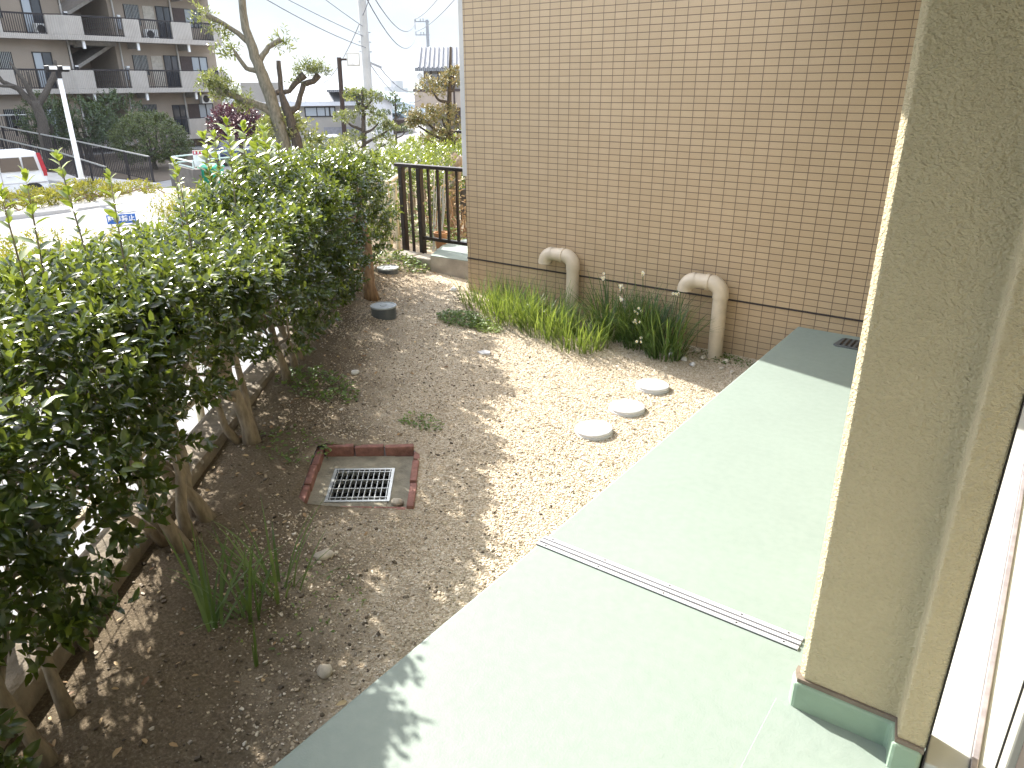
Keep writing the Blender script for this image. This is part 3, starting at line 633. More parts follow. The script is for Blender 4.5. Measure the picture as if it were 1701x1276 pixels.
def shrub(sc, half, label, stems, seedn, nclus=900, extra=None, lo=0., barkm='bark', name='hedge_shrub', leafL=(.04, .066)):
    random.seed(seedn)
    x, y = hl(sc, .02); z = gzf(x, y)
    t = thing(name, label, 'shrub', (x, y, z), HG)
    # clusters through the volume, denser towards the shell
    C = []; TD = []; BT = []
    tries = 0
    nclus = int(nclus*1.2)
    while len(C) < nclus and tries < nclus*30:
        tries += 1
        s = sc + random.uniform(-half, half)*1.1; u = random.uniform(-1, 1); w = random.uniform(-1, 1)
        zt, zb = float(ztop(s)), float(zbot(s)) + lo
        edge = .10*noise.noise((s*2.2, u*1.4, w*1.4 + 3))
        r = (abs(u)**3.2 + abs(w)**4)**(1/3.4)
        if r > 1.0 + edge*2: continue
        if random.random() > .18 + .82*r**2.2: continue
        hole = noise.noise((s*3.3 + 9, u*1.9, w*2.4))
        if hole < -.33 + (.34*max(0, -w) if w < 0 else 0): continue
        if w < (.15 if .9 < sc < 2.8 else -.15) and random.random() < (.74 if .9 < sc < 2.8 else .45): continue
        tt = .20 + u*.50
        if sc == 5.1 and u < -.55 and w < .55: continue
        zz = (zt+zb)/2 + w*(zt-zb)/2 + .05*noise.noise((s*1.7, tt*2, 7))
        if .65 < s < 2.75 and u < .15 and zz < .46 and random.random() < .88: continue
        p = hl(s, tt); C.append((p[0], p[1], zz))
        o = Vector((NV[0]*u*.9 + U[0]*random.uniform(-.5, .5), NV[1]*u*.9 + U[1]*random.uniform(-.5, .5), max(w, -.2)*.9 + .45)); o += Vector((random.gauss(0, .35), random.gauss(0, .35), random.gauss(0, .25)))
        TD.append(tuple(o.normalized()))
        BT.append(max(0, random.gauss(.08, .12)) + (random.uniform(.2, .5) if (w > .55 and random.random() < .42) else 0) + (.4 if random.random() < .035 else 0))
    C = np.array(C); TD = np.array(TD); BT = np.array(BT)
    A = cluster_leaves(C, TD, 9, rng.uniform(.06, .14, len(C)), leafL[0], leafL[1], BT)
    # tall young shoots standing above the clipped top
    if extra:
        for (s, tt, z1, z0, big) in extra:
            p = hl(s, tt); lean = (random.uniform(-.05, .05), random.uniform(-.05, .05))
            pts = [(p[0]+lean[0]*k/5, p[1]+lean[1]*k/5, z0 + (z1-z0)*k/5) for k in range(6)]
            sh = MB(); sh.tube(pts, [.0045, .004, .0038, .0034, .003, .0015], 5); sh.build('shoot', M['bark'], t, smooth=True)
            nn = int((z1-z0)/.017); f = np.linspace(0, 1, nn)
            PP = np.array([np.interp(f, np.linspace(0, 1, 6), [q[k] for q in pts]) for k in range(3)]).T
            ph = np.arange(nn)*2.4 + random.random()*6
            D = np.stack([np.cos(ph), np.sin(ph), rng.uniform(.25, 1.1, nn)], 1); N = np.stack([-np.cos(ph)*.6, -np.sin(ph)*.6, np.ones(nn)], 1) + rng.normal(0, .2, (nn, 3))
            LL = rng.uniform(.05, .10, nn)*big*(1 - .3*(f > .9)); tn = np.clip(.25 + .65*f + rng.normal(0, .08, nn), 0, 1)
            A = tuple(np.concatenate([a, c]) for a, c in zip(A, (PP, D, N, LL, LL*.52, tn)))
            # tuft at tip
            TP = cluster_leaves(np.array([pts[-1]]), np.array([[0, 0, 1.]]), 6, np.array([.03]), .045*big, .06*big, np.array([.8]), .2, .5, .6)
            A = tuple(np.concatenate([a, c]) for a, c in zip(A, TP))
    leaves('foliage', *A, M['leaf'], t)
    # stems: several trunks from one base, with branches into the crown
    zt = float(ztop(sc))
    for (ds, dt, r0, tops, tlean) in stems:
        b = MB(); bx, by = hl(sc+ds, dt); tp = hl(sc+tops, tlean); n = 7; pts = []
        for k in range(n):
            f = k/(n-1); pts.append((bx + (tp[0]-bx)*f + random.gauss(0, .014)*(0 < k), by + (tp[1]-by)*f + random.gauss(0, .014)*(0 < k), z - .06 + (zt*.86 - z)*f))
        rad = [r0*(1.35 if k == 0 else 1 - .72*k/(n-1)) for k in range(n)]
        b.tube(pts, rad, 9, wob=.14)
        for j in range(9):
            k = random.randint(2, n-2); q = Vector(pts[k]); s1 = sc + tops + random.uniform(-half, half); p = hl(s1, random.uniform(-.2, .6))
            e = Vector((p[0], p[1], q.z + random.uniform(.1, .5))); e.z = min(e.z, zt-.03)
            mid = q.lerp(e, .5) + Vector((random.gauss(0, .03), random.gauss(0, .03), random.uniform(-.04, .05)))
            b.tube([q, mid, e], [rad[k]*.55, rad[k]*.38, .003], 6)
        b.build('trunk', M[barkm], t, smooth=True)
    return t
shrub(-.55, .5, 'hedge shrub at the bottom left corner with thick forked trunk cut by the frame edge', [(.3, 0, .032, .1, .25), (.62, -.04, .026, .5, .1), (.2, .12, .024, -.2, .4)], 1, 1000, [(.1, .15, 1.5, .9, 1.1), (-.3, .4, 1.45, 1.0, 1)])
shrub(.45, .5, 'hedge shrub of dense dark leaves near the bottom left corner with a thin bare stem', [(-.2, 0, .022, -.2, .2), (.12, .1, .02, .2, .35)], 2, 1050, [(.3, .05, 1.52, .85, 1.0), (.55, .3, 1.50, .95, 1.1), (.75, .1, 1.38, .9, .9), (.0, .25, 1.42, .9, 1.0)], lo=-.02)
shrub(1.35, .48, 'hedge shrub with several splayed bare trunks behind the narcissus leaves', [(-.16, -.03, .036, -.45, .12), (-.08, -.02, .030, .05, .1), (.08, -.06, .034, -.1, .3), (.1, .02, .025, .35, .2), (-.1, .08, .022, -.75, .25)], 3, 950, [(1.0, .2, 1.40, .9, .9), (1.3, .05, 1.36, .9, .85), (1.6, .35, 1.42, .9, .9)], lo=.1)
shrub(2.25, .46, 'hedge shrub on a stubby double trunk just left of the brick framed drain', [(-.04, -.02, .045, -.05, .1), (.06, .0, .028, .2, .15), (-.02, .05, .024, -.3, .3)], 4, 950, [(2.1, .1, 1.3, .9, .8), (2.5, .3, 1.3, .9, .8)], lo=.02)
shrub(3.2, .5, 'hedge shrub behind the drain with two slender leaning trunks and weeds below', [(-.1, 0, .03, -.2, .1), (.12, .02, .026, .25, .2), (.3, 0, .022, .4, .2)], 5, 1000, [(3.1, .2, 1.42, 1.0, .9)], lo=-.02)
shrub(4.15, .5, 'tallest hedge shrub with large pale upright leaves rising against the far house', [(-.1, .02, .028, -.1, .2), (.15, .0, .026, .2, .25)], 6, 950,
      [(3.6, .35, 1.22, .9, 1.35), (3.8, .6, 1.36, .9, 1.4), (3.95, .3, 1.32, .9, 1.4), (4.1, .5, 1.44, .9, 1.45), (4.2, .3, 1.38, .9, 1.4), (4.35, .55, 1.40, .9, 1.4), (4.5, .35, 1.32, .9, 1.3), (4.0, .15, 1.26, .9, 1.3), (4.65, .5, 1.26, .9, 1.3), (3.7, .15, 1.2, .9, 1.2), (4.25, .7, 1.34, .9, 1.3)])
shrub(5.1, .48, 'hedge shrub with a stout orange brown trunk split from the ground up', [(-.02, -.26, .058, .05, -.2), (.12, .05, .025, .2, .2)], 7, 900, None, barkm='barkred')
shrub(6.0, .46, 'last hedge shrub before the cream mesh fence post', [(0, -.02, .03, .1, .1), (.25, .0, .024, .25, .15)], 8, 800, None, barkm='barkred')

def foliage(name, C, TD, nl, tl, L, bt, mat, parent, simple=True, wr=.5):
    A = cluster_leaves(np.asarray(C, float), np.asarray(TD, float), nl, np.full(len(C), tl), L[0], L[1], np.asarray(bt, float), .4, wr)
    return leaves(name, *A, mat, parent, simple)
def blob(c, r, n, thin=.35, up=.5, flat=1., seed=0):
    """cluster centres in the outer shell of a lumpy ellipsoid"""
    random.seed(seed); C = []; D = []
    while len(C) < n:
        v = Vector((random.gauss(0, 1), random.gauss(0, 1), random.gauss(0, 1))).normalized()
        k = 1 + .22*noise.noise(v*1.7 + Vector((seed*3.1, 0, 0))) + .12*noise.noise(v*4 + Vector((0, seed, 0)))
        q = k*(1 - thin*random.random()**1.6)
        if noise.noise(v*2.6 + Vector((seed, 5, q))) < -.42: continue
        if v.z*flat < -.75: continue
        C.append((c[0]+v.x*r[0]*q, c[1]+v.y*r[1]*q, c[2]+v.z*r[2]*q)); d = v + Vector((random.gauss(0, .4), random.gauss(0, .4), random.gauss(0, .3)+up)); D.append(tuple(d.normalized()))
    return C, D
# neighbour's hedge running on beyond the fence
for i, (p0, p1, w, zt, lab) in enumerate([((-6.75, 6.75), (-8.0, 8.6), .55, .80, 'sunlit clipped hedge section just beyond the cream fence post'), ((-8.1, 8.75), (-9.4, 10.7), .6, .74, 'middle sunlit section of the neighbours hedge below the topiary'), ((-9.5, 10.85), (-11.0, 13.2), .65, .72, 'farthest yellow green section of the neighbours hedge')]):
    random.seed(40+i); t = thing('neighbour_hedge', lab, 'hedge', ((p0[0]+p1[0])/2, (p0[1]+p1[1])/2, -.2), 'neighbours hedge sections'); C = []; D = []; BT = []
    a, c = Vector((*p0, 0)), Vector((*p1, 0)); d = (c-a).normalized(); nn = d.cross(Vector((0, 0, 1)))
    while len(C) < 900:
        f = random.random(); u = random.uniform(-1, 1); h = random.uniform(-1, 1)
        r = max(abs(u), abs(h)) + .12*noise.noise((f*5, u*2, h*2+i))
        if r > 1 or random.random() > r**2: continue
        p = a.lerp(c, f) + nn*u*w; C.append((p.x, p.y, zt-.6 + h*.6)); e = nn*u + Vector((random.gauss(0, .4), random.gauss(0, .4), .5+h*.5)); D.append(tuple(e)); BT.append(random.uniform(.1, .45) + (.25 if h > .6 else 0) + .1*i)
    foliage('foliage', C, D, 8, .12, (.05, .075), BT, M['leaf'], t)
    for j in range(5):
        b = MB(); q = a.lerp(c, (j+.5)/5); b.tube([(q.x, q.y, -.35), (q.x, q.y, zt-.5)], [.03, .015], 6); b.build('trunk', M['bark'], t)

# curb and mesh fence at the hedge foot
def P3(s, t, z): p = hl(s, t); return (p[0], p[1], z)
b = MB(); a = [hl(s, t) for s, t in ((-2.2, .15), (7.2, .15), (7.2, .39), (-2.2, .39))]; b.prism(a, -1.1, -.175)
tag(b.build('concrete_curb', M['curb'], bevel=.045, seg=3), 'stained concrete kerb wall running under the garden hedge', 'curb')
fn = thing('mesh_fence', 'cream wire mesh fence with pipe posts behind the hedge', 'fence', P3(3, .45, -.3))
for s in (-1.4, .6, 2.6, 4.6, 6.62):
    b = MB(); b.tube([P3(s, .43, -.6), P3(s, .43, .62)], .024, 10); smooth_by_angle(b.build('post', M['cream'], fn))
b = MB(); b.tube([P3(-2, .43, .62), P3(6.62, .43, .62)], .02, 8); b.tube([P3(-2, .43, -.09), P3(6.62, .43, -.09)], .02, 8); smooth_by_angle(b.build('rail', M['cream'], fn))
b = MB()
for i in range(144): b.bar(P3(-2+i*.06, .43, -.09), P3(-2+i*.06, .43, .62), .003, .003)
for z in np.arange(.06, .62, .13): b.bar(P3(-2, .433, z), P3(6.62, .433, z), .0035, .0035)
b.build('wire_mesh', M['wire'], fn)
# taller cream end post and rail towards the neighbour
gp = thing('gate_fence', 'cream pipe fence end post with wire grid beside the dark railing', 'fence', (-6.3, 6.2, -.15))
b = MB(); b.tube([(-6.32, 6.22, -.3), (-6.32, 6.22, .68)], .034, 12); b.tube([(-6.24, 6.27, -.3), (-6.24, 6.27, .66)], .024, 10); smooth_by_angle(b.build('post', M['cream'], gp))
b = MB(); b.tube([(-6.62, 6.02, .66), (-6.30, 6.23, .66)], .026, 10); b.tube([(-6.30, 6.23, .66), (-7.6, 8.1, .66)], .024, 10); smooth_by_angle(b.build('rail', M['cream'], gp))
b = MB()
for i in range(8): b.bar((-6.62+i*.04, 6.02+i*.026, -.2), (-6.62+i*.04, 6.02+i*.026, .66), .005, .005)
for z in np.arange(-.18, .66, .085): b.bar((-6.64, 6.01, z), (-6.31, 6.225, z), .005, .005)
b.build('wire_mesh', M['wire'], gp)

# ------------------------------------------------------------------ grasses and small plants
def clump(name, c, n, L, w, spread, lean, droop, mat, label, cat, group=None, tint=(.2, .8), azr=None):
    z = gzf(c[0], c[1]); t = thing(name, label, cat, (c[0], c[1], z), group)
    a = rng.uniform(0, 6.28, n); r = spread*np.sqrt(rng.random(n)); P = np.stack([c[0]+r*np.cos(a), c[1]+r*np.sin(a), np.full(n, z-.01)], 1)
    az = a + rng.normal(0, .7, n) if azr is None else rng.normal(azr[0], azr[1], n)
    blades('leaf_blades', P, az, rng.uniform(L[0], L[1], n), rng.uniform(w*.7, w*1.2, n), np.abs(rng.normal(lean, lean*.6, n)), np.abs(rng.normal(droop, droop*.5, n)), rng.uniform(tint[0], tint[1], n), mat, t)
    return t
GG = 'clumps of narcissus leaves in the foreground soil'
clump('narcissus_clump', (-2.36, 1.20), 14, (.34, .52), .013, .035, .62, .5, M['bladed'], 'leaning clump of long narcissus leaves bent towards the hedge', 'plant', GG, (.3, .9), (2.4, .5))
clump('narcissus_clump', (-2.30, 1.33), 17, (.30, .46), .012, .05, .36, .6, M['bladed'], 'upright fan of narcissus leaves behind the bent clump', 'plant', GG, (.3, .9))
clump('narcissus_clump', (-2.34, 1.52), 24, (.30, .48), .012, .08, .40, .6, M['bladed'], 'loosest narcissus clump nearest the splayed trunks', 'plant', GG, (.3, .95))
clump('narcissus_clump', (-2.07, 1.19), 4, (.14, .24), .010, .008, .06, .15, M['bladed'], 'single small narcissus shoot standing alone on the soil', 'plant', GG, (.1, .5))
GB = 'tufts of bright green grass by the tiled wall'
for (x, y, n, Lr, lab) in [(-4.15, 5.30, 150, (.20, .34), 'yellow green thin grass tuft at the left end of the wall bed'), (-3.75, 5.18, 260, (.25, .42), 'bright green grass tuft left of the left vent pipe'), (-3.35, 5.12, 280, (.25, .42), 'bright green grass tuft in front of the left vent pipe'), (-2.98, 5.0, 220, (.22, .36), 'bright green grass tuft with seed heads at the front of the bed')]:
    clump('grass_tuft', (x, y), int(n*1.3), (Lr[0]*.7, Lr[1]*1.12), .0075, .26, .38, .8, M['blade'], lab, 'grass', GB, (.15, .95))
GD = 'dark narcissus plants by the tiled wall'
def flower(t, p, q):
    b = MB(); b.tube([p, ((p[0]+q[0])/2+.01, (p[1]+q[1])/2, (p[2]+q[2])/2+.03), q], [.004, .0035, .003], 5); b.build('stem', M['bladed'], t)
    b = MB(); c = Vector(q)
    for f in range(random.randint(3, 5)):
        o = c + Vector((random.gauss(0, .016), random.gauss(0, .016), random.gauss(0, .014))); nn = Vector((random.uniform(-.6, .6), -1, random.uniform(-.1, .6))).normalized(); a = nn.cross(Vector((0, 0, 1))).normalized(); bb = nn.cross(a)
        for k in range(6):
            t0 = k*math.pi/3; d = a*math.cos(t0)+bb*math.sin(t0); s = nn.cross(d)
            b.add([o, o+d*.008+s*.0045+nn*.002, o+d*.013-nn*.001, o+d*.008-s*.0045+nn*.002], [(0,1,2,3)])
        b.tube([o, o+nn*.006], [.003, .005], 6, mi=1)
    b.build('flower', [M['petal'], M['petaly']], t)
random.seed(5)
for (x, y, n, lab, fl) in [(-2.85, 5.32, 170, 'dark narcissus plant between the two vent pipes, left one', [(-2.98, 5.38, .20), (-2.72, 5.25, .06), (-2.80, 5.40, .12)]), (-2.55, 5.30, 210, 'dark narcissus plant between the two vent pipes, tallest with white flowers', [(-2.62, 5.40, .28), (-2.50, 5.10, -.04), (-2.53, 5.2, .02)]), (-2.30, 5.22, 190, 'dark narcissus plant drooping beside the right vent pipe', [(-2.28, 5.36, .17), (-2.42, 5.0, -.14)])]:
    t = clump('narcissus_plant', (x, y), n, (.35, .62), .010, .15, .36, .9, M['bladed'], lab, 'plant', GD, (.0, .7))
    for q in fl: flower(t, (x, y, gzf(x, y)), q)
def weed_patch(c, r, n, L, label, mat='weed', tint=(.1, .8), name='weed_patch', h=.06):
    z = gzf(c[0], c[1]); a = rng.uniform(0, 6.28, n); q = np.sqrt(rng.random(n)); X = c[0]+r[0]*q*np.cos(a); Y = c[1]+r[1]*q*np.sin(a)
    P = np.stack([X, Y, gsurf(X, Y) + rng.uniform(0, h, n)*(1-.6*q)], 1); az = rng.uniform(0, 6.28, n); D = np.stack([np.cos(az), np.sin(az), rng.uniform(-.1, .7, n)], 1); N = np.stack([rng.normal(0, .4, n), rng.normal(0, .4, n), np.ones(n)], 1)
    LL = rng.uniform(L[0], L[1], n)
    o = leaves(name, P, D, N, LL, LL*.55, rng.uniform(*tint, n), M[mat]); return tag(o, label, 'weeds', 'weed patches on the ground', 'stuff')
weed_patch((-4.05, 4.83), (.26, .18), 900, (.015, .04), 'dark green ground weeds left of the grass bed', tint=(0, .45), h=.09)
weed_patch((-3.78, 4.80), (.16, .11), 500, (.012, .03), 'light yellow green weeds at the front left of the grass bed', tint=(.6, 1), h=.06)
weed_patch((-2.98, 3.1), (.16, .10), 120, (.015, .035), 'small weeds in the gravel behind the brick framed drain', tint=(.2, .7), h=.04)
weed_patch((-3.85, 3.0), (.35, .2), 420, (.02, .045), 'weeds growing at the foot of the slender leaning trunks', tint=(.1, .7), h=.12)
weed_patch((-3.3, 2.35), (.25, .2), 160, (.015, .035), 'sparse weeds in soil left of the bricks', tint=(.1, .6), h=.05)
weed_patch((-5.75, 5.75), (.4, .2), 420, (.03, .055), 'leafy plants in front of the cream fence post', tint=(.1, 1), h=.16)
weed_patch((-1.95, 5.44), (.35, .1), 260, (.012, .03), 'dark low weeds around the right vent pipe', tint=(0, .4), h=.05)
weed_patch((-2.25, 1.5), (.3, .3), 90, (.012, .03), 'scattered seedlings under the narcissus leaves', tint=(.2, .8), h=.02)

# ------------------------------------------------------------------ neighbour's terrace, railings, pots
b = MB(); b.prism([(-5.36, 5.86), (-4.6, 5.90), (-4.0, 5.9), (-4.0, 11), (-5.62, 11), (-5.62, 6.36)], -.5, -.006); b.prism([(-5.36, 5.86), (-4.6, 5.90), (-4.0, 5.9), (-4.0, 11), (-5.62, 11), (-5.62, 6.36)], -.0058, .002, mi=1)
tag(b.build('neighbour_terrace', [M['concrete'], M['green']]), 'neighbouring concrete terrace with pale green top at the tiled wall corner', 'terrace')
for (x0, x1, lab) in [(-5.68, -5.40, 'rough concrete block touching the neighbouring terrace'), (-5.99, -5.70, 'rough concrete block on the left beside the fence plants')]:
    b = MB(); b.box(x0, x1, 5.9, 6.12, -.45, -.055); tag(b.build('concrete_block', M['concrete'], bevel=.015), lab, 'concrete block', 'concrete edging blocks')
rl = thing('dark_railing', 'dark bronze garden railing with vertical bars at the corner of the tiled wall', 'railing', (-5.5, 6.17, -.1))
yR = 6.17
b = MB(); b.box(-6.10, -4.1, yR-.035, yR+.035, .86, .90); b.build('top_rail', M['black'], rl, bevel=.008)
for x in (-6.02, -5.75):
    b = MB(); b.box(x-.03, x+.03, yR-.03, yR+.03, -.2, .86); b.build('post', M['black'], rl, bevel=.005)
for i, x in enumerate((-5.89, -5.62, -5.485, -5.355, -5.215, -5.08, -4.94, -4.8, -4.66, -4.5, -4.36)):
    b = MB(); b.box(x-.012, x+.012, yR-.012, yR+.012, .12 if i else -.15, .86); b.build('bar', M['black'], rl)
b = MB(); b.box(-5.72, -4.1, yR-.02, yR+.02, .085, .12); b.build('bottom_rail', M['black'], rl)
b = MB(); b.box(-5.99, -5.78, yR-.02, yR+.02, -.18, -.145); b.build('bottom_rail', M['black'], rl)
r2 = thing('far_railing', 'second dark railing farther back in the neighbours garden', 'railing', (-9.0, 11.1, 0))
b = MB(); b.box(-9.75, -7.9, 11.07, 11.13, .86, .91); b.build('top_rail', M['black'], r2, bevel=.008)
for x in (-9.62, -8.9):
    b = MB(); b.box(x-.03, x+.03, 11.07, 11.13, -.3, .86); b.build('post', M['black'], r2)
for i in range(11):
    x = -9.45 + i*.13; b = MB(); b.box(x-.01, x+.01, 11.09, 11.11, .1, .86); b.build('bar', M['black'], r2)
# neighbour garden ground
g = grid_mesh('neighbour_soil', np.arange(-12.5, -5.0, .25), np.arange(6.3, 16, .25), lambda x, y: -.22 + .02*lumps(x, y)/4, M['ground'], lambda x, y: (st(x, y)[1] < .9)); tag(g, kind='structure')
p = (-5.70, 6.42); pt = thing('flower_pot', 'brown clay pot standing behind the dark railing post', 'pot', (*p, -.05))
b = MB(); b.lathe([(.055, -.05), (.075, .10), (.082, .10), (.082, .13), (.068, .13), (.064, .09)], (p[0], p[1], 0), 20); smooth_by_angle(b.build('pot_body', M['terra'], pt)); b = MB(); b.lathe([(.063, .08), (.063, .095)], (p[0], p[1], 0), 16); b.build('soil', M['soil'], pt)
def oval_planter(x, y, z, label):
    t = thing('oval_planter', label, 'planter', (x, y, z)); v = MB(); pr = [(.13, 0), (.18, .14), (.2, .14), (.2, .165), (.17, .165), (.165, .12)]
    v.lathe(pr, (0, 0, 0), 24); v.v = [(a*1.25+x, b_*.65+y, c+z) for a, b_, c in v.v]; smooth_by_angle(v.build('trough', M['planter'], t))
    v = MB(); v.lathe([(.16, .11), (.16, .13)], (0, 0, 0), 20); v.v = [(a*1.25+x, b_*.65+y, c+z) for a, b_, c in v.v]; v.build('soil', M['soil'], t)
    n = 70; P = np.stack([x+rng.normal(0, .09, n), y+rng.normal(0, .05, n), np.full(n, z+.13)], 1); blades('leaf_blades', P, rng.uniform(0, 6.28, n), rng.uniform(.06, .16, n), np.full(n, .012), np.abs(rng.normal(.4, .3, n)), np.full(n, .6), rng.random(n), M['blade'], t, 3)
    return t
oval_planter(-6.75, 8.65, .30, 'pale green oval planter with small plants above the railing')
b = MB(); b.box(-7.1, -6.3, 8.45, 8.85, -.3, .298); tag(b.build('planter_stand', M['concdark'], bevel=.01), 'low dark stand under the oval planter', 'stand')
# dry shrub, stump and sticks behind railing
t = thing('withered_shrub', 'tangled brown withered shrub behind the dark railing bars', 'shrub', (-5.9, 7.3, -.2)); b = MB(); random.seed(12)
for i in range(70):
    x, y, z = -5.9+random.gauss(0, .35), 7.3+random.gauss(0, .25), -.2
    pts = [Vector((x, y, z))]; d = Vector((random.gauss(0, .5), random.gauss(0, .4), 1)).normalized()
    for k in range(5): d = (d + Vector((random.gauss(0, .45), random.gauss(0, .45), random.gauss(0, .3)))).normalized(); pts.append(pts[-1] + d*random.uniform(.08, .2))
    b.tube(pts, [.011, .009, .008, .006, .005, .003], 5)
b.build('twigs', M['barkred'], t)
n = 500; P = np.stack([-5.9+rng.normal(0, .4, n), 7.3+rng.normal(0, .3, n), rng.uniform(-.2, .6, n)], 1); az = rng.uniform(0, 6.28, n); L = rng.uniform(.03, .08, n)
leaves('dry_leaves', P, np.stack([np.cos(az), np.sin(az), rng.normal(0, .5, n)], 1), rng.normal(0, 1, (n, 3))+np.array([0, 0, 1]), L, L*.45, rng.random(n), M['straw'], t)
t = thing('old_tree_stump', 'knotted pale brown old trunk leaning behind the railing top', 'tree stump', (-7.2, 8.2, -.2)); b = MB()
b.tube([(-7.15, 8.1, -.3), (-7.3, 8.35, .25), (-7.5, 8.7, .52), (-7.6, 8.9, .70)], [.2, .17, .14, .10], 12, wob=.3); b.tube([(-7.4, 8.5, .4), (-7.15, 8.6, .72)], [.08, .05], 8, wob=.3); b.tube([(-7.3, 8.35, .2), (-7.0, 8.3, .45), (-6.95, 8.3, .62)], [.07, .05, .03], 8, wob=.3)
b.build('trunk', M['bark'], t, smooth=True)
weed_patch((-6.0, 6.9), (.6, .3), 500, (.03, .07), 'green plants low behind the dark railing', tint=(.1, .9), h=.25)
weed_patch((-6.6, 7.2), (.3, .5), 300, (.03, .08), 'upright leafy plants against the cream fence rail', tint=(.2, .9), h=.5)
t = thing('bamboo_canes', 'bundle of thin grey canes leaning behind the railing', 'canes', (-5.95, 6.6, -.2)); b = MB()
for i in range(7): b.tube([(-5.98+i*.02, 6.55+random.uniform(0, .1), -.2), (-6.0+i*.03, 6.7, .55+random.uniform(0, .25))], .007, 6)
b.build('canes', M['galv'], t)
b = MB(); b.box(-4.95, -4.8, 6.75, 6.95, .003, .3); tag(b.build('cream_crate', M['hbeige'], bevel=.01), 'small cream box on the neighbouring terrace behind the railing', 'box')
#PART2
# ------------------------------------------------------------------ trees beyond the hedge
def limb(b, pts, r, n=9, wob=.12):
    P = [Vector(p) for p in pts]; Q = []; RR = []
    for i in range(len(P)-1):
        for k in range(4):
            f = k/4; Q.append(P[i].lerp(P[i+1], f) + Vector((random.gauss(0, .012), random.gauss(0, .012), random.gauss(0, .012)))*(1 if k else 0)*(r[i]*6)); RR.append(r[i]*(1-f)+r[i+1]*f)
    Q.append(P[-1]); RR.append(r[-1]); b.tube(Q, RR, n, wob=wob)
def sprig(C, D, c, r, n):
    for _ in range(n):
        v = Vector((random.gauss(0, 1), random.gauss(0, 1), random.gauss(0, 1))).normalized()
        C.append(tuple(Vector(c) + v*r*random.random())); D.append(tuple((v + Vector((0, 0, .2))).normalized()))
random.seed(21)
t = thing('pollarded_tree', 'tall pollarded tree with pale bare trunk and sparse drooping leaf tufts', 'tree', (-10.34, 7.9, -1.4))
b = MB(); limb(b, [(-10.2, 8.05, -1.6), (-10.28, 7.95, .6), (-10.36, 7.85, 1.35), (-10.42, 7.75, 1.85), (-10.47, 7.68, 2.2), (-10.52, 7.63, 2.5), (-10.51, 7.65, 3.4)], [.13, .11, .10, .09, .075, .06, .05])
for pts, r in [([(-10.50, 7.66, 2.3), (-10.62, 7.5, 2.47), (-10.72, 7.36, 2.58), (-10.84, 7.2, 2.68)], [.045, .035, .035, .05]),
               ([(-10.44, 7.73, 1.9), (-10.56, 7.58, 1.95), (-10.61, 7.5, 2.1), (-10.66, 7.44, 2.25)], [.045, .035, .03, .015]),
               ([(-10.44, 7.74, 2.05), (-10.35, 7.87, 2.25), (-10.22, 8.03, 2.36)], [.05, .04, .04]),
               ([(-10.35, 7.86, 1.36), (-10.58, 7.55, 1.48), (-10.7, 7.38, 1.56), (-10.84, 7.17, 1.66)], [.05, .045, .05, .07]),
               ([(-10.3, 7.93, 1.2), (-10.5, 7.66, 1.42), (-10.62, 7.5, 1.5)], [.05, .05, .06]),
               ([(-10.51, 7.65, 3.0), (-10.6, 7.5, 3.15), (-10.75, 7.35, 3.3)], [.05, .035, .02]), ([(-10.51, 7.65, 3.0), (-10.42, 7.8, 3.2)], [.05, .02])]: limb(b, pts, r)
b.build('trunk', M['bark2'], t, smooth=True)
C = []; D = []
for c, r, n in [((-10.85, 7.18, 1.74), .2, 120), ((-10.72, 7.36, 1.62), .15, 50), ((-10.85, 7.18, 2.66), .16, 26), ((-10.7, 7.38, 2.42), .17, 20), ((-10.2, 8.05, 2.34), .15, 24), ((-10.65, 7.44, 2.18), .14, 16), ((-10.6, 7.5, 1.48), .14, 34), ((-10.6, 7.5, 3.15), .2, 8), ((-10.45, 7.75, 1.1), .16, 36), ((-10.75, 7.33, 2.2), .14, 14)]: sprig(C, D, c, r, n)
D = [(d[0], d[1], d[2]*.6 - .25) for d in D]
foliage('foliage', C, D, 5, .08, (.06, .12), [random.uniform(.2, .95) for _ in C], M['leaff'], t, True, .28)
t = thing('stump_tree', 'heavily cut dark tree with stubby forked limbs beside the tall pale trunk', 'tree', (-10.1, 8.2, -1.4))
b = MB(); limb(b, [(-10.08, 8.2, -1.6), (-10.18, 8.08, .9), (-10.25, 7.99, 1.4), (-10.28, 7.96, 1.6), (-10.27, 7.97, 2.06)], [.09, .085, .07, .04, .035])
for pts, r in [([(-10.22, 8.02, 1.3), (-10.14, 8.13, 1.38), (-10.09, 8.2, 1.6), (-10.05, 8.24, 1.72), (-9.96, 8.36, 1.76), (-9.9, 8.43, 1.86)], [.055, .045, .04, .045, .045, .055]), ([(-10.26, 7.98, 1.6), (-10.2, 8.06, 1.62), (-10.13, 8.14, 1.74), (-10.04, 8.26, 1.86)], [.035, .035, .045, .06]), ([(-10.27, 7.97, 1.62), (-10.33, 7.9, 1.6)], [.04, .045])]: limb(b, pts, r)
b.build('trunk', M['barkdark'], t, smooth=True)
C = []; D = []
for c, r, n in [((-10.03, 8.27, 1.92), .14, 60), ((-9.9, 8.44, 1.92), .13, 50), ((-10.12, 8.15, 1.74), .09, 12)]: sprig(C, D, c, r, n)
foliage('foliage', C, [(d[0], d[1], abs(d[2])) for d in D], 5, .1, (.06, .1), [random.uniform(.1, .7) for _ in C], M['leaff'], t, True, .25)
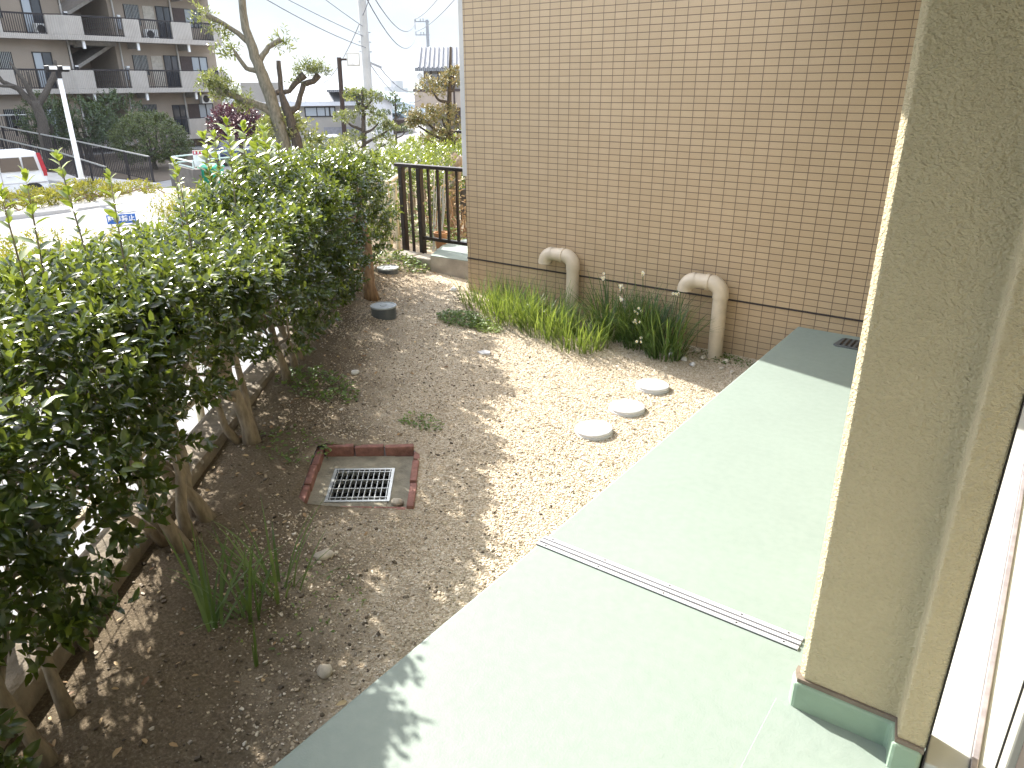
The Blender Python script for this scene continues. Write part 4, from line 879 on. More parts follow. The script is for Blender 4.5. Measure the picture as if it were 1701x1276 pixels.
# shrubs standing behind the hedge under the tree
def bush(name, label, c, r, n, L, mat, seed, group=None, trunk=True, bt=(.1, .7), thin=.35, zb=None, nl=8):
    t = thing(name, label, 'bush', (c[0], c[1], c[2]-r[2] if zb is None else zb), group); C, D = blob(c, r, n, thin, seed=seed)
    foliage('foliage', C, D, nl, max(L)*1.6, L, [random.uniform(*bt) + .2*max(0, d[2]) for d in D], M[mat], t)  # upward twigs get a lighter tint, painting a sunlit top into the leaves
    if trunk:
        b = MB()
        for k in range(3): b.tube([(c[0]+random.uniform(-.1, .1), c[1]+random.uniform(-.1, .1), c[2]-r[2]*1.15 if zb is None else zb), (c[0]+random.uniform(-.3, .3)*r[0], c[1]+random.uniform(-.3, .3)*r[1], c[2]+r[2]*.3)], [.05*r[0]+.02, .02], 6)
        b.build('trunk', M['barkdark'], t)
    return t
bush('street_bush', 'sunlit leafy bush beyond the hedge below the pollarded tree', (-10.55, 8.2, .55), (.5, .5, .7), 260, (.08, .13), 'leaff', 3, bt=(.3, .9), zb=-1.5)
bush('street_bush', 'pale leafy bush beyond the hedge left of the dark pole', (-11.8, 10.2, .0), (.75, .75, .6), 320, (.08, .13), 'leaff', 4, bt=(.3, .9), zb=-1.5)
bush('purple_bush', 'dark purple leaved bush against the pale house', (-21.8, 15.0, .5), (.65, .65, .5), 420, (.10, .16), 'leafpurple', 6, bt=(.1, .6), zb=-2)
# round bush and dark shrubs in front of the flats
bush('round_bush', 'large round clipped bush with sunlit crown in front of the flats', (-35.0, 19.4, -.72), (1.5, 1.5, 1.2), 1700, (.08, .14), 'leafround', 8, bt=(-.05, .3), zb=-2.0, thin=.25)
for i, (c, r, lab) in enumerate([((-41.5, 19.6, -.3), (2.0, 1.3, 1.3), 'dark shaded shrub left of the round bush'), ((-42.5, 21.9, -.1), (1.4, 1.4, 1.3), 'dark shaded shrub behind the round bush by the stair'), ((-41.5, 17.9, -.2), (1.2, 1.2, 1.4), 'dark bluish shrub behind the white lamp post')]):
    bush('shaded_shrub', lab, c, r, 420, (.12, .2), 'leafdark', 30+i, 'dark shrubs at the foot of the flats', bt=(.1, .6), zb=-2.0)
random.seed(33)
t = thing('bare_tree', 'bare dark pollarded tree in front of the flats behind the lamp post', 'tree', (-38.5, 16.3, -2)); b = MB()
limb(b, [(-38.5, 16.3, -2.1), (-38.5, 16.35, .2), (-38.6, 16.3, 1.1)], [.3, .22, .2])
for pts, r in [([(-38.6, 16.3, .8), (-38.8, 15.8, 1.6), (-39, 15.3, 1.9), (-39, 14.9, 2.6)], [.16, .13, .09, .03]), ([(-38.6, 16.3, .9), (-38.5, 16.0, 1.9), (-38.8, 15.7, 2.7)], [.14, .1, .04]), ([(-38.6, 16.3, .8), (-38.5, 16.9, 1.6), (-38.5, 17.3, 2.2), (-38.5, 17.5, 2.8)], [.16, .13, .12, .05]), ([(-38.8, 15.7, 1.7), (-38.9, 15.0, 1.75), (-39, 14.4, 2.0)], [.08, .06, .02]), ([(-38.5, 17.1, 1.8), (-38.4, 17.7, 2.4)], [.08, .03]), ([(-38.6, 16.2, 1.5), (-38.7, 16.3, 2.3)], [.07, .03])]: limb(b, pts, r)
b.build('trunk', M['barkdark'], t, smooth=True)
# cloud-pruned trees
def topiary(label, base, H, pads, name='topiary_tree', mat='leaff', L=(.06, .1), bt=(.2, .9), bm='barkdark', n=60, r0=.09):
    t = thing(name, label, 'tree', base); b = MB(); top = (base[0]+.1, base[1], base[2]+H)
    limb(b, [base, (base[0]-.05, base[1]+.05, base[2]+H*.5), top], [r0, r0*.75, r0*.3]); C = []; D = []
    for (dx, dy, z, r) in pads:
        c = (base[0]+dx, base[1]+dy, base[2]+z); limb(b, [(base[0], base[1], base[2]+z-abs(dx)*.5-.15), (base[0]+dx*.6, base[1]+dy*.6, base[2]+z-.2), (c[0], c[1], c[2]-.05)], [r0*.5, r0*.35, r0*.2], 6)
        c1, d1 = blob(c, (r, r, r*.6), n, .5, seed=int(abs(dx*100)+z*10)); C += c1; D += d1
    b.build('trunk', M[bm], t, smooth=True)
    foliage('foliage', C, D, 6, .08, L, [random.uniform(*bt) for _ in C], M[mat], t, True, .5); return t
def padset(lst):   # sideways, height, radius seen facing the garden
    return [(.72*a, .69*a, z, r) for a, z, r in lst]
topiary('cloud pruned tree with pale green pads right of the dark lamp pole', (-14.6, 13.65, -1.9), 3.45, padset([(-.42, 2.85, .24), (.12, 3.0, .22), (.42, 2.75, .24), (-.1, 3.35, .26), (.3, 3.3, .2), (-.6, 2.2, .24), (.55, 2.25, .26), (-.2, 2.35, .24), (.7, 2.6, .16)]))
topiary('thin cloud pruned tree in front of the pale blue house', (-16.85, 17.1, -1.9), 3.25, padset([(-.3, 2.75, .18), (.25, 2.9, .2), (0, 3.2, .2), (-.45, 2.25, .2), (.35, 2.35, .16), (.45, 1.9, .2)]), n=34, r0=.06, mat='leafdark', bt=(.5, 1))
topiary('reddish green pruned tree leaning out from behind the tiled wall', (-9.12, 10.62, -.3), 2.6, padset([(-.28, 1.95, .26), (-.42, 1.45, .28), (-.12, 1.5, .26), (-.2, 1.05, .3), (.15, 2.1, .25), (.15, 1.2, .35), (-.55, 1.38, .16)]), mat='leafred', bt=(.1, .9), n=110, r0=.07, L=(.04, .075))
# ------------------------------------------------------------------ yellow shrub bands
for i, (a, c, w, zt, zb, n, lab) in enumerate([((-9.4, 2.3), (-10.5, 4.3), 1.7, -.12, -1.5, 2000, 'yellow green low hedge below the left end of the garden hedge'), ((-10.6, 4.5), (-11.8, 6.4), 1.6, -.50, -1.7, 2000, 'yellow green low hedge in front of the blue no parking sign'), ((-12.35, 7.3), (-13.4, 8.8), 1.5, -.22, -1.7, 2000, 'yellow green low hedge right of the blue no parking sign')]):
    random.seed(60+i); t = thing('yellow_hedge', lab, 'hedge', ((a[0]+c[0])/2, (a[1]+c[1])/2, zb), 'yellow low hedges along the car park'); C = []; D = []
    A_, B_ = Vector((*a, 0)), Vector((*c, 0)); nn = (B_-A_).normalized().cross(Vector((0, 0, 1)))
    while len(C) < n:
        u = random.uniform(-1, 1); h = random.uniform(-1, 1); r = max(abs(u), abs(h)) + .15*noise.noise((random.random()*9, u*2, h*2))
        if r > 1 or random.random() > r**2: continue
        p = A_.lerp(B_, random.random()) + nn*u*w*.5; C.append((p.x, p.y, (zt+zb)/2 + h*(zt-zb)/2 + random.gauss(0, .04))); D.append((random.gauss(0, .5), random.gauss(0, .5), 1))
    foliage('foliage', C, D, 7, .12, (.045, .07), [random.uniform(.2, 1) for _ in C], M['leafy'], t)
    b = MB()
    for j in range(6):
        q = A_.lerp(B_, (j+.5)/6); b.tube([(q.x, q.y, zb-.3), (q.x, q.y, zt-.3)], [.03, .01], 5)
    b.build('trunk', M['bark'], t)
ZS = -2.0
k0 = [(-25.4, 9.0), (-24.9, 13.2), (-25.3, 15.3), (-26.2, 16.0), (-27.6, 14.9), (-29.0, 12.6), (-28.2, 9.6), (-26.5, 8.6)]
b = MB(); b.prism(k0, -2.3, -1.86); tag(b.build('kerbed_island', M['conclight'], bevel=.03), 'kerbed concrete planting island in the car park', 'planting island')
for i, (y0, y1, zt, n, lab) in enumerate([(9.3, 11.2, -1.42, 420, 'yellow shrub on the island beside the white van'), (11.3, 13.2, -1.38, 420, 'yellow shrub on the island in front of the white lamp post'), (13.3, 14.6, -1.55, 140, 'thin straggly yellow shrub at the right end of the island')]):
    t = thing('yellow_shrub', lab, 'shrub', (-26.6, (y0+y1)/2, -1.86), 'yellow shrubs on the car park island'); random.seed(70+i)
    C, D = blob((-26.7, (y0+y1)/2, (zt-1.86)/2), (.85, (y1-y0)*.58, (zt+1.86)*.55), n, .5, seed=70+i)
    foliage('foliage', C, D, 7, .16, (.07, .12), [random.uniform(.15, .9) for _ in C], M['leafy'], t)
    b = MB()
    for j in range(7): b.tube([(-26.7+random.gauss(0, .3), y0+(y1-y0)*random.random(), -1.88), (-26.7+random.gauss(0, .4), y0+(y1-y0)*random.random(), -1.6)], [.03, .01], 5)
    b.build('trunk', M['barkred'], t)
# no parking sign
sg = thing('parking_sign', 'blue no parking sign with white characters standing on the car park', 'sign', (-19.2, 9.36, -1.75))
ang = math.atan2(.63, .78); Ms = Matrix.Translation((-19.15, 9.47, 0)) @ Matrix.Rotation(R(62), 4, 'Z') @ Matrix.Rotation(R(-4), 4, 'X')
b = MB(); b.box(-.33, .33, -.012, .012, -1.52, -1.29, M=Ms); b.build('panel', M['signb'], sg, bevel=.004)
b = MB(); b.box(-.26, -.23, .013, .04, -2.05, -1.32, M=Ms); b.box(.23, .26, .013, .04, -2.05, -1.32, M=Ms); b.build('legs', M['steel'], sg)
fc = bpy.data.curves.new('lettering', 'FONT'); fc.body = '駐車禁止'; fc.size = .155; fc.align_x = 'CENTER'; fc.align_y = 'CENTER'; fc.extrude = .002; fc.offset = .004
fo = bpy.data.objects.new('lettering', fc); COL.objects.link(fo); fo.data.materials.append(M['signw']); fo.parent = sg
mw = Matrix.Translation(-Vector(sg.location)) @ Ms @ Matrix.Translation((0, -.016, -1.405)) @ Matrix.Rotation(R(90), 4, 'X')
bpy.context.view_layer.update(); lme = bpy.data.meshes.new_from_object(fo.evaluated_get(bpy.context.evaluated_depsgraph_get())); bpy.data.objects.remove(fo)
fo = bpy.data.objects.new('lettering', lme); COL.objects.link(fo); fo.parent = sg; fo.matrix_local = mw

# ------------------------------------------------------------------ car park: van, lamp post, fences, block, bin, car
def wheel(parent, c, r, ax):
    b = MB(); a = Vector(ax).normalized(); c = Vector(c)
    b.tube([c - a*.09, c - a*.08, c + a*.08, c + a*.095], [r*.9, r, r, r*.88], 24, cap=True); ty = b.build('wheel', M['rubber'], parent, smooth=False)
    b = MB(); b.tube([c + a*.08, c + a*.1], [r*.66, r*.64], 20); 
    u = a.cross(Vector((0, 0, 1)))
    rim = b.build('rim', M['pipeg'], ty); b = MB()
    for k in range(7):
        t0 = k*2*math.pi/7; d = u*math.cos(t0) + Vector((0, 0, 1))*math.sin(t0); b.bar(c + a*.105 + d*.03, c + a*.105 + d*r*.63, .035, .02, up=a)
    b.build('spokes', M['wheel'], ty)
def van(origin, rz):
    t = thing('white_van', 'white boxy minivan parked at the left frame edge beside the shrub island', 'van', origin)
    Mv = Matrix.Translation(origin) @ Matrix.Rotation(rz, 4, 'Z')   # local: +y rear, +x side seen, length 3.4
    def T(*p): return Mv @ Vector(p)
    b = MB(); side = [(-1.7, .28), (-1.78, .62), (-1.62, .92), (-1.0, 1.02), (-.55, 1.58), (-.2, 1.70), (1.35, 1.72), (1.55, 1.66), (1.66, 1.40), (1.72, .95), (1.73, .45), (1.66, .24)]
    vs = []; fs = []; xs_ = (-.74, -.70, .70, .74); n = len(side)
    for x in (-.74, .74):
        for y, z in side:
            k = .10*max(0, (z-.95))/.75; vs.append(T(x*(1-k*1.2), y, z))
    fs = [tuple(range(n))[::-1], tuple(range(n, 2*n))] + [(i, (i+1) % n, n+(i+1) % n, n+i) for i in range(n)]
    b.add(vs, fs); body = b.build('body', M['vanw'], t, bevel=.06, seg=3)
    b = MB()
    for (y0, y1) in ((-.55, .28), (.33, 1.0), (1.04, 1.50)):
        b.add([T(.747-.002, y0, 1.03), T(.747-.002, y1, 1.03), T(.70, y1-(.02 if y1 < 1.4 else .06), 1.50), T(.70, y0+.02, 1.50)], [(0,1,2,3)])
        b.add([T(.757, y0, 1.03), T(.757, y1, 1.03), T(.71, y1-(.02 if y1 < 1.4 else .06), 1.50), T(.71, y0+.02, 1.50)], [(0,1,2,3)])
    b.build('side_window', M['glassd'], t)
    b = MB(); b.add([T(-.6, 1.735, 1.0), T(.6, 1.735, 1.0), T(.56, 1.65, 1.55), T(-.56, 1.65, 1.55)], [(0,1,2,3)]); b.build('rear_window', M['glassd'], t)
    b = MB(); b.add([T(.765, 1.60, .98), T(.73, 1.76, .98), T(.68, 1.66, 1.62), T(.71, 1.53, 1.62)], [(0,1,2,3)]); b.box(.70, .755, 1.62, 1.74, .82, 1.0, M=Mv); b.build('tail_light', M['taill'], t)
    b = MB(); b.box(.742, .752, -.4, 1.05, .62, .63, M=Mv); b.box(.742, .75, .30, .315, .35, 1.02, M=Mv); b.box(.742, .75, 1.02, 1.03, .35, 1.02, M=Mv); b.box(.745, .76, 1.1, 1.7, .60, .625, M=Mv); b.build('trim_line', M['greyrail'], t)
    b = MB(); b.box(.745, .77, .45, .62, .86, .90, M=Mv); b.build('door_handle', M['vanw'], t, bevel=.008)
    for y in (1.22, -1.15):
        for x in (.68, -.68): wheel(t, T(x, y, .28), .285, (Mv.to_3x3() @ Vector((1 if x > 0 else -1, 0, 0))))
    for y in (1.22, -1.15):
        b = MB(); b.tube([T(.735, y, .29), T(.748, y, .29)], .335, 24); b.build('wheel_arch', M['rubber'], t)
van((-31.0, 10.9, ZS-.12), R(-10))
lp = thing('lamp_post', 'white car park lamp post with floodlight head in front of the flats', 'lamp post', (-27.6, 12.56, ZS))
b = MB(); b.tube([(-27.6, 12.56, -2.1), (-27.6, 12.56, -1.0), (-27.6, 12.56, 1.95)], [.10, .085, .065], 14); b.build('pole', M['white'], lp, smooth=True)
b = MB(); b.box(-27.75, -27.45, 12.41, 12.71, -2.1, -1.25); b.build('base_cover', M['conclight'], lp, bevel=.02)
b = MB(); b.tube([(-27.6, 12.56, 1.95), (-27.6, 12.56, 2.16)], .085, 12); b.bar((-27.6, 12.2, 2.17), (-27.6, 12.9, 2.17), .08, .05); b.build('bracket', M['frame'], lp)
for y in (12.34, 12.76):
    b = MB(); b.box(-27.75, -27.42, y-.14, y+.14, 2.19, 2.33); fl_ = b.build('floodlight', M['frame'], lp, bevel=.02); b = MB(); b.box(-27.419, -27.41, y-.12, y+.12, 2.21, 2.31); b.build('lamp_glass', M['lampw'], fl_)
# fences along the ramp
def ramp_fence(name, label, pts, h, n_b, infill=False):
    t = thing(name, label, 'fence', pts[0], 'black fences along the ramp')
    b = MB(); tp = [Vector(p)+Vector((0, 0, h)) for p in pts]; b.tube(tp, .035, 8); b.build('top_rail', M['galv'], t)  # paler metal than the black fence, sunlight on the rail put into colour
    L = sum((Vector(pts[i+1])-Vector(pts[i])).length for i in range(len(pts)-1)); b = MB(); npst = max(2, int(L/1.6))
    def at(f):
        d = f*L
        for i in range(len(pts)-1):
            s_ = (Vector(pts[i+1])-Vector(pts[i])).length
            if d <= s_ + 1e-6: return Vector(pts[i]).lerp(Vector(pts[i+1]), d/s_)
            d -= s_
        return Vector(pts[-1])
    for i in range(npst+1):
        q = at(i/npst); bp = MB(); bp.box(q.x-.035, q.x+.035, q.y-.035, q.y+.035, q.z-.2, q.z+h); bp.build('post', M['darkrail'], t)
    for i in range(n_b):
        q = at((i+.5)/n_b); b.box(q.x-.012, q.x+.012, q.y-.012, q.y+.012, q.z+.06, q.z+h)
    b.tube([Vector(p)+Vector((0, 0, .07)) for p in pts], .02, 6); b.build('bars', M['darkrail'], t)
    return t
ramp_fence('ramp_fence', 'near black fence with sunlit top rail running behind the van', [(-29.5, 14.4, -2.0), (-34.2, 14.9, -1.72), (-44, 14.6, -1.0)], .86, 90)
ramp_fence('ramp_fence', 'far black fence with sunlit top rail ending at the stained concrete block', [(-30.5, 16.7, -2.0), (-36.5, 16.5, -1.55), (-44.5, 14.9, -.7)], 1.02, 100)
ramp_fence('ramp_fence', 'low black railing along the ground floor of the flats', [(-43.5, 15.0, -.4), (-43.8, 17.8, -.45), (-43.8, 19.5, -.5)], .8, 36)
b = MB(); b.prism([(-24.6, 14.95), (-29.4, 14.5), (-44, 14.7), (-44, 15.6), (-30.6, 16.6), (-25.3, 16.2)], -2.2, -1.985); o = b.build('ramp_path', M['conclight']); tag(o, kind='structure')
ng = lambda px: px
b = MB(); b.prism([(-30.4, 16.75), (-45, 15.3), (-46, 27), (-36, 28), (-31.5, 21)], -2.3, -1.97); tag(b.build('planted_verge', M['soil']), kind='structure')
# stained concrete block with pipe rails, bin, notice board
Mb = Matrix.Translation((-25.1, 15.25, 0)) @ Matrix.Rotation(math.atan2(16.2-15.25, -28.5+25.1), 4, 'Z')
cb = thing('concrete_block_wall', 'dark stained concrete block wall with pale pipe rails beside the green bin', 'wall', (-25.1, 15.25, ZS))
b = MB(); b.prism([(0, 0), (3.1, -.0), (3.1, -.3), (.02, -.3)], -2.2, -1.06, M=Mb); b.build('wall', M['concdark'], cb, bevel=.02)
b = MB()
def mb(x, y, z): return Mb @ Vector((x, y, z))
for a, c in [((.1, -.08, -1.02), (2.7, -.08, -1.02)), ((.15, -.08, -.82), (2.75, -.08, -.82)), ((2.7, -.08, -.80), (.4, -3.2, -.45)), ((.4, -3.2, -.45), (-2.0, -3.6, -.5)), ((2.7, -.08, -1.02), (.6, -3.0, -.72)), ((.15, -.08, -.82), (.15, -.08, -1.06)), ((2.6, -.08, -.82), (2.6, -.08, -1.06)), ((1.6, -1.5, -.62), (1.6, -1.5, -1.06)), ((.4, -3.2, -.45), (.4, -3.2, -1.2)), ((.6, -3.0, -.72), (-1.6, -3.3, -.75)), ((-2, -3.6, -.5), (-2, -3.6, -1.9)), ((-.8, -3.4, -.48), (-.8, -3.4, -1.9))]: b.tube([mb(*a), mb(*c)], .03, 6)
b.build('pipe_rails', M['pipew'], cb)
bn = thing('green_bin', 'bright green plastic waste bin with white mark beside the concrete block', 'bin', (-25.5, 16.2, ZS))
bq = [(-25.95, 16.25), (-25.4, 16.7), (-25.0, 16.2), (-25.55, 15.75)]
cx_ = sum(p[0] for p in bq)/4; cy_ = sum(p[1] for p in bq)/4
b = MB(); vs = [(cx_+(p[0]-cx_)*.78, cy_+(p[1]-cy_)*.78, -2.0) for p in bq] + [(p[0], p[1], -1.12) for p in bq]; b.add(vs, [(0,1,2,3), (7,6,5,4), (0,4,5,1), (1,5,6,2), (2,6,7,3), (3,7,4,0)]); b.build('bin_body', M['binm'], bn, bevel=.04)
b = MB(); e = 1.1; vs = [(cx_+(p[0]-cx_)*e, cy_+(p[1]-cy_)*e, -1.118) for p in bq] + [(cx_+(p[0]-cx_)*e, cy_+(p[1]-cy_)*e, -1.06) for p in bq] + [(cx_+(p[0]-cx_)*.7, cy_+(p[1]-cy_)*.7, -.96) for p in bq]; b.add(vs, [(0,1,2,3), (0,4,5,1), (1,5,6,2), (2,6,7,3), (3,7,4,0), (4,8,9,5), (5,9,10,6), (6,10,11,7), (7,11,8,4), (8,11,10,9)]); b.build('lid', M['binm'], bn, bevel=.02)
b = MB(); mid = (Vector(bq[2]+(0,)) + Vector(bq[3]+(0,)))/2*.99 + Vector((cx_, cy_, 0))*.01; nn = Vector((mid.x-cx_, mid.y-cy_, 0)).normalized(); q = Vector((mid.x, mid.y, -1.42)) - nn*.0; b.bar(q - nn*.06, q + nn*.006, .12, .2, up=(0, 0, 1)); b.build('mark', M['signw'], bn)
nb_ = thing('notice_board', 'white notice board with red heading above the green bin', 'sign', (-26.6, 16.4, ZS))
Mn = Matrix.Translation((-26.6, 16.5, 0)) @ Matrix.Rotation(R(58), 4, 'Z')
b = MB(); b.box(-.2, .2, -.01, .01, -1.15, -.55, M=Mn); b.build('panel', M['signw'], nb_)
b = MB(); b.box(-.19, .19, -.014, -.0105, -.70, -.565, M=Mn); b.build('heading', M['signr'], nb_)
b = MB(); b.box(-.15, -.09, -.018, -.0145, -.675, -.59, M=Mn); b.box(-.03, .03, -.018, -.0145, -.675, -.59, M=Mn); b.box(.09, .15, -.018, -.0145, -.675, -.59, M=Mn); b.build('heading_marks', M['signw'], nb_)
b = MB(); b.box(-.02, .02, .011, .05, -2.1, -.6, M=Mn); b.build('post', M['galv'], nb_)
def car(origin, rz, label, mat):
    t = thing('parked_car', label, 'car', origin, 'cars parked beyond the hedge'); Mv = Matrix.Translation(origin) @ Matrix.Rotation(rz, 4, 'Z')
    def T(*p): return Mv @ Vector(p)
    side = [(-1.9, .3), (-1.95, .6), (-1.75, .82), (-.95, .95), (-.35, 1.42), (.9, 1.48), (1.5, 1.2), (1.85, .95), (1.92, .5), (1.85, .28)]; n = len(side); b = MB()
    vs = [T(x*(1-.16*max(0, z-.9)), y, z) for x in (-.82, .82) for y, z in side]; b.add(vs, [tuple(range(n))[::-1], tuple(range(n, 2*n))] + [(i, (i+1) % n, n+(i+1) % n, n+i) for i in range(n)]); b.build('body', M[mat], t, bevel=.07, seg=3)
    b = MB(); b.add([T(-.7, -.96, .97), T(.7, -.96, .97), T(.62, -.40, 1.41), T(-.62, -.40, 1.41)], [(0,1,2,3)])
    b.v = [tuple(Vector(v) + Mv.to_3x3() @ Vector((0, -.012, .012))) for v in b.v]; b.build('windscreen', M['glassd'], t)
    b = MB()
    for s in (-1, 1): b.add([T(s*.83, -.8, .96), T(s*.83, 1.3, .98), T(s*.765, .95, 1.40), T(s*.765, -.35, 1.38)], [(0,1,2,3)])
    b.build('side_window', M['glassd'], t)
    for y in (-1.2, 1.2):
        for x in (.74, -.74): wheel(t, T(x, y, .3), .3, Mv.to_3x3() @ Vector((1 if x > 0 else -1, 0, 0)))
    return t
car((-34.2, 23.6, ZS), R(40), 'dark blue car with pale roof reflection parked behind the pipe rails', 'carb')
car((-30.0, 25.6, ZS-.1), R(60), 'pale car mostly hidden by the hedge near the beige house', 'vanw')

# ------------------------------------------------------------------ block of flats
ap = thing('flats', 'long four storey block of flats with ribbed balcony parapets and dark railings', 'building', (-46.5, 22.5, -2))
XW = -47.3; ZB = [-1.5, 1.3, 4.06, 6.84, 9.62]
b = MB()
b.box(-58, XW, 2, 22.3, -2.5, 12.4); b.box(-58, XW, 25.05, 31.7, -2.5, 12.4); b.box(-58, -50.6, 22.3, 25.05, -2.5, 12.4); b.build('wall', M['apt'], ap)
for k in range(3):
    b = MB(); z0 = ZB[k]; b.add([(-50.5, 22.4, z0+1.3), (-47.5, 22.4, z0+1.3), (-47.5, 25.0, z0+2.75), (-50.5, 25.0, z0+2.75), (-50.5, 22.4, z0+1.1), (-47.5, 22.4, z0+1.1), (-47.5, 25.0, z0+2.55), (-50.5, 25.0, z0+2.55)], [(0,3,2,1), (4,5,6,7), (0,1,5,4), (1,2,6,5), (2,3,7,6), (3,0,4,7)]); b.box(-50.55, -47.0, 22.35, 25.0, z0-.2, z0+.02); b.build('stair_flight', M['soffit'], ap)
    b = MB(); b.box(-50.595, -50.55, 22.32, 24.0, z0+.05, z0+2.6); b.build('stair_shade_panel', M['aptdark'], ap)  # near-black panel stands in for shade at the back of the recess
def fx(y): return -46.6 if y < 21.1 else (-46.0 if y > 21.8 else -46.6 + .6*(y-21.1)/.7)
def front(b, y0, y1, z0, z1, th=.14):
    cuts = [y0] + [c for c in (21.1, 21.8) if y0 < c < y1] + [y1]
    poly = [(fx(y), y) for y in cuts] + [(fx(y)-th, y) for y in reversed(cuts)]
    b.prism(poly, z0, z1)
SEG = {0: [(2, 14.5), (16, 17.2), (19.5, 22.0), (28.25, 29.45), (30.97, 31.45)], 1: [(2, 13), (15.2, 18.95), (21.04, 22.86), (24.96, 26.01), (28.18, 29.65), (30.9, 31.45)], 2: [(2, 14), (16.4, 18.9), (21.11, 22.77), (25.08, 26.07), (28.1, 29.4), (30.89, 31.45)], 3: [(2, 14), (16.4, 18.9), (21.11, 22.77), (25.08, 26.07), (28.1, 29.4), (30.89, 31.45)]}
for k in range(4):
    z0 = ZB[k]; y_lo = 27.0 if k == 0 else 2.0
    b = MB(); cuts = [c for c in (y_lo, 21.1, 21.8, 31.45) if c >= y_lo]; b.prism([(fx(y)-.002, y) for y in cuts] + [(XW-.05, 31.45), (XW-.05, y_lo)], z0+.02, z0+.2); b.build('balcony_floor', M['soffit'], ap)
    bal = MB(); front(bal, y_lo, 31.45, z0, z0+.27)
    for a, c in SEG[k]:
        if c > y_lo: front(bal, max(a, y_lo), c, z0+.27, z0+1.22)
    bal.box(-47.3, -46.14, 31.31, 31.45, z0, z0+1.22)
    par = bal.build('balcony_parapet', M['par'], ap, bevel=.015)
    segs = [s for s in SEG[k] if s[1] > y_lo]
    for (a0, a1), (c0, c1) in zip(segs[:-1], segs[1:]):
        r_ = MB(); y0, y1 = a1, c0; X = fx((y0+y1)/2) - .07
        nb2 = max(4, int((y1-y0)/.115))
        for i in range(nb2):
            y = y0 + (i+.5)*(y1-y0)/nb2; r_.box(X-.012, X+.012, y-.014, y+.014, z0+.27, z0+1.2)
        r_.box(X-.025, X+.025, y0, y1, z0+1.2, z0+1.25); r_.box(X-.02, X+.02, y0, y1, z0+.31, z0+.35); r_.build('balcony_railing', M['darkrail'], ap)
    r_ = MB(); y1 = 31.3; X = -46.07
    cut = [y for y in (y_lo, 21.1, 21.8, y1) if y >= y_lo]
    r_.tube([(fx(y)-.07, y, z0+1.27) for y in cut], .025, 6); r_.build('hand_rail', M['darkrail'], ap)
    for y in (22.75, 25.9, 29.2):
        if k < 1: continue
        q = MB(); q.box(XW, -46.3, y-.09, y+.09, z0-.32, z0+.02); q.build('bracket_beam', M['soffit'], ap)
for y in (22.35, 25.3, 28.95):
    q = MB(); q.tube([(-47.22, y, -1.8), (-47.22, y, 9)], .05, 8); q.build('downpipe', M['conclight'], ap)
for y in (22.72, 25.87, 29.15):
    for z0 in ZB[1:3]:
        q = MB(); q.box(-46.25, -46.15, y-.07, y+.07, z0-.42, z0-.002); q.build('drain_spout', M['white'], ap)
def opening(y0, y1, z0, z1, kind):
    name = 'door' if kind == 'd' else 'window'
    q = MB(); fw = .05
    for a in ((y0, y0+fw, z0, z1), (y1-fw, y1, z0, z1), (y0+fw, y1-fw, z1-fw, z1), (y0+fw, y1-fw, z0, z0+fw), ((y0+y1)/2-.03, (y0+y1)/2+.03, z0+fw, z1-fw)): q.box(XW, XW+.05, *a)
    f = q.build(name, M['frame'], ap)
    for h, (a, c) in enumerate(((y0+fw, (y0+y1)/2-.03), ((y0+y1)/2+.03, y1-fw))):
        q = MB(); q.box(XW, XW+.02, a, c, z0+fw, z1-fw)
        m = {'c': 'curtain', 'g': 'glassd', 'd': 'glassd'}[kind] if kind != 'm' else ('curtain' if h == 0 else 'glassd')
        q.build('pane', M[m], f)
    if kind in 'gm' and z1-z0 < 1.3:
        q = MB()
        for i in range(int((y1-y0)/.09)): q.box(XW+.07, XW+.085, y0+.04+i*.09, y0+.055+i*.09, z0, z1)
        q.build('grille', M['galv'], f)
for k in range(1, 4):
    z = ZB[k]
    opening(20.34, 21.35, z+.28, z+2.16, 'm'); opening(18.0, 19.3, z+1.0, z+2.12, 'g'); opening(25.98, 26.9, z+1.0, z+2.12, 'g'); opening(27.98, 29.0, z+.25, z+2.15, 'd'); opening(29.85, 31.0, z+1.05, z+2.12, 'c' if k == 1 else 'm'); opening(14.6, 16.1, z+.28, z+2.16, 'm')
    q = MB(); q.box(XW+.02, XW+.06, 29.1, 29.86, z+1.05, z+2.12); q.build('shutter', M['hbrown'], ap)
    q = MB(); q.box(XW, XW+.03, 27.15, 27.85, z+.25, z+2.1); q.build('door', M['doorw'], ap)
    q = MB(); q.box(XW+.001, XW+.16, 22.42, 22.62, z+1.25, z+1.5); q.build('wall_lamp', M['frame'], ap)
    q = MB(); q.box(XW+.161, XW+.2, 22.43, 22.61, z+1.42, z+1.5); q.box(XW+.002, XW+.18, 25.45, 25.62, z+1.4, z+1.5); q.build('lamp_glass', M['white'], ap)
    q = MB(); q.box(XW+.001, XW+.12, 25.44, 25.62, z+.75, z+1.39); q.build('meter_box', M['steel'], ap)
z = ZB[0]
opening(18.24, 19.33, z+1.1, z+2.05, 'g'); opening(20.39, 21.3, z+.3, z+2.05, 'm'); opening(26.03, 26.97, z+1.05, z+2.12, 'g'); opening(28.02, 29.0, z+.25, z+2.05, 'd'); opening(29.85, 30.95, z+1.05, z+2.08, 'c'); opening(14.6, 16.1, z+.28, z+2.16, 'm')
q = MB(); q.box(XW+.02, XW+.06, 29.12, 29.86, z+1.05, z+2.08); q.build('shutter', M['hbrown'], ap)
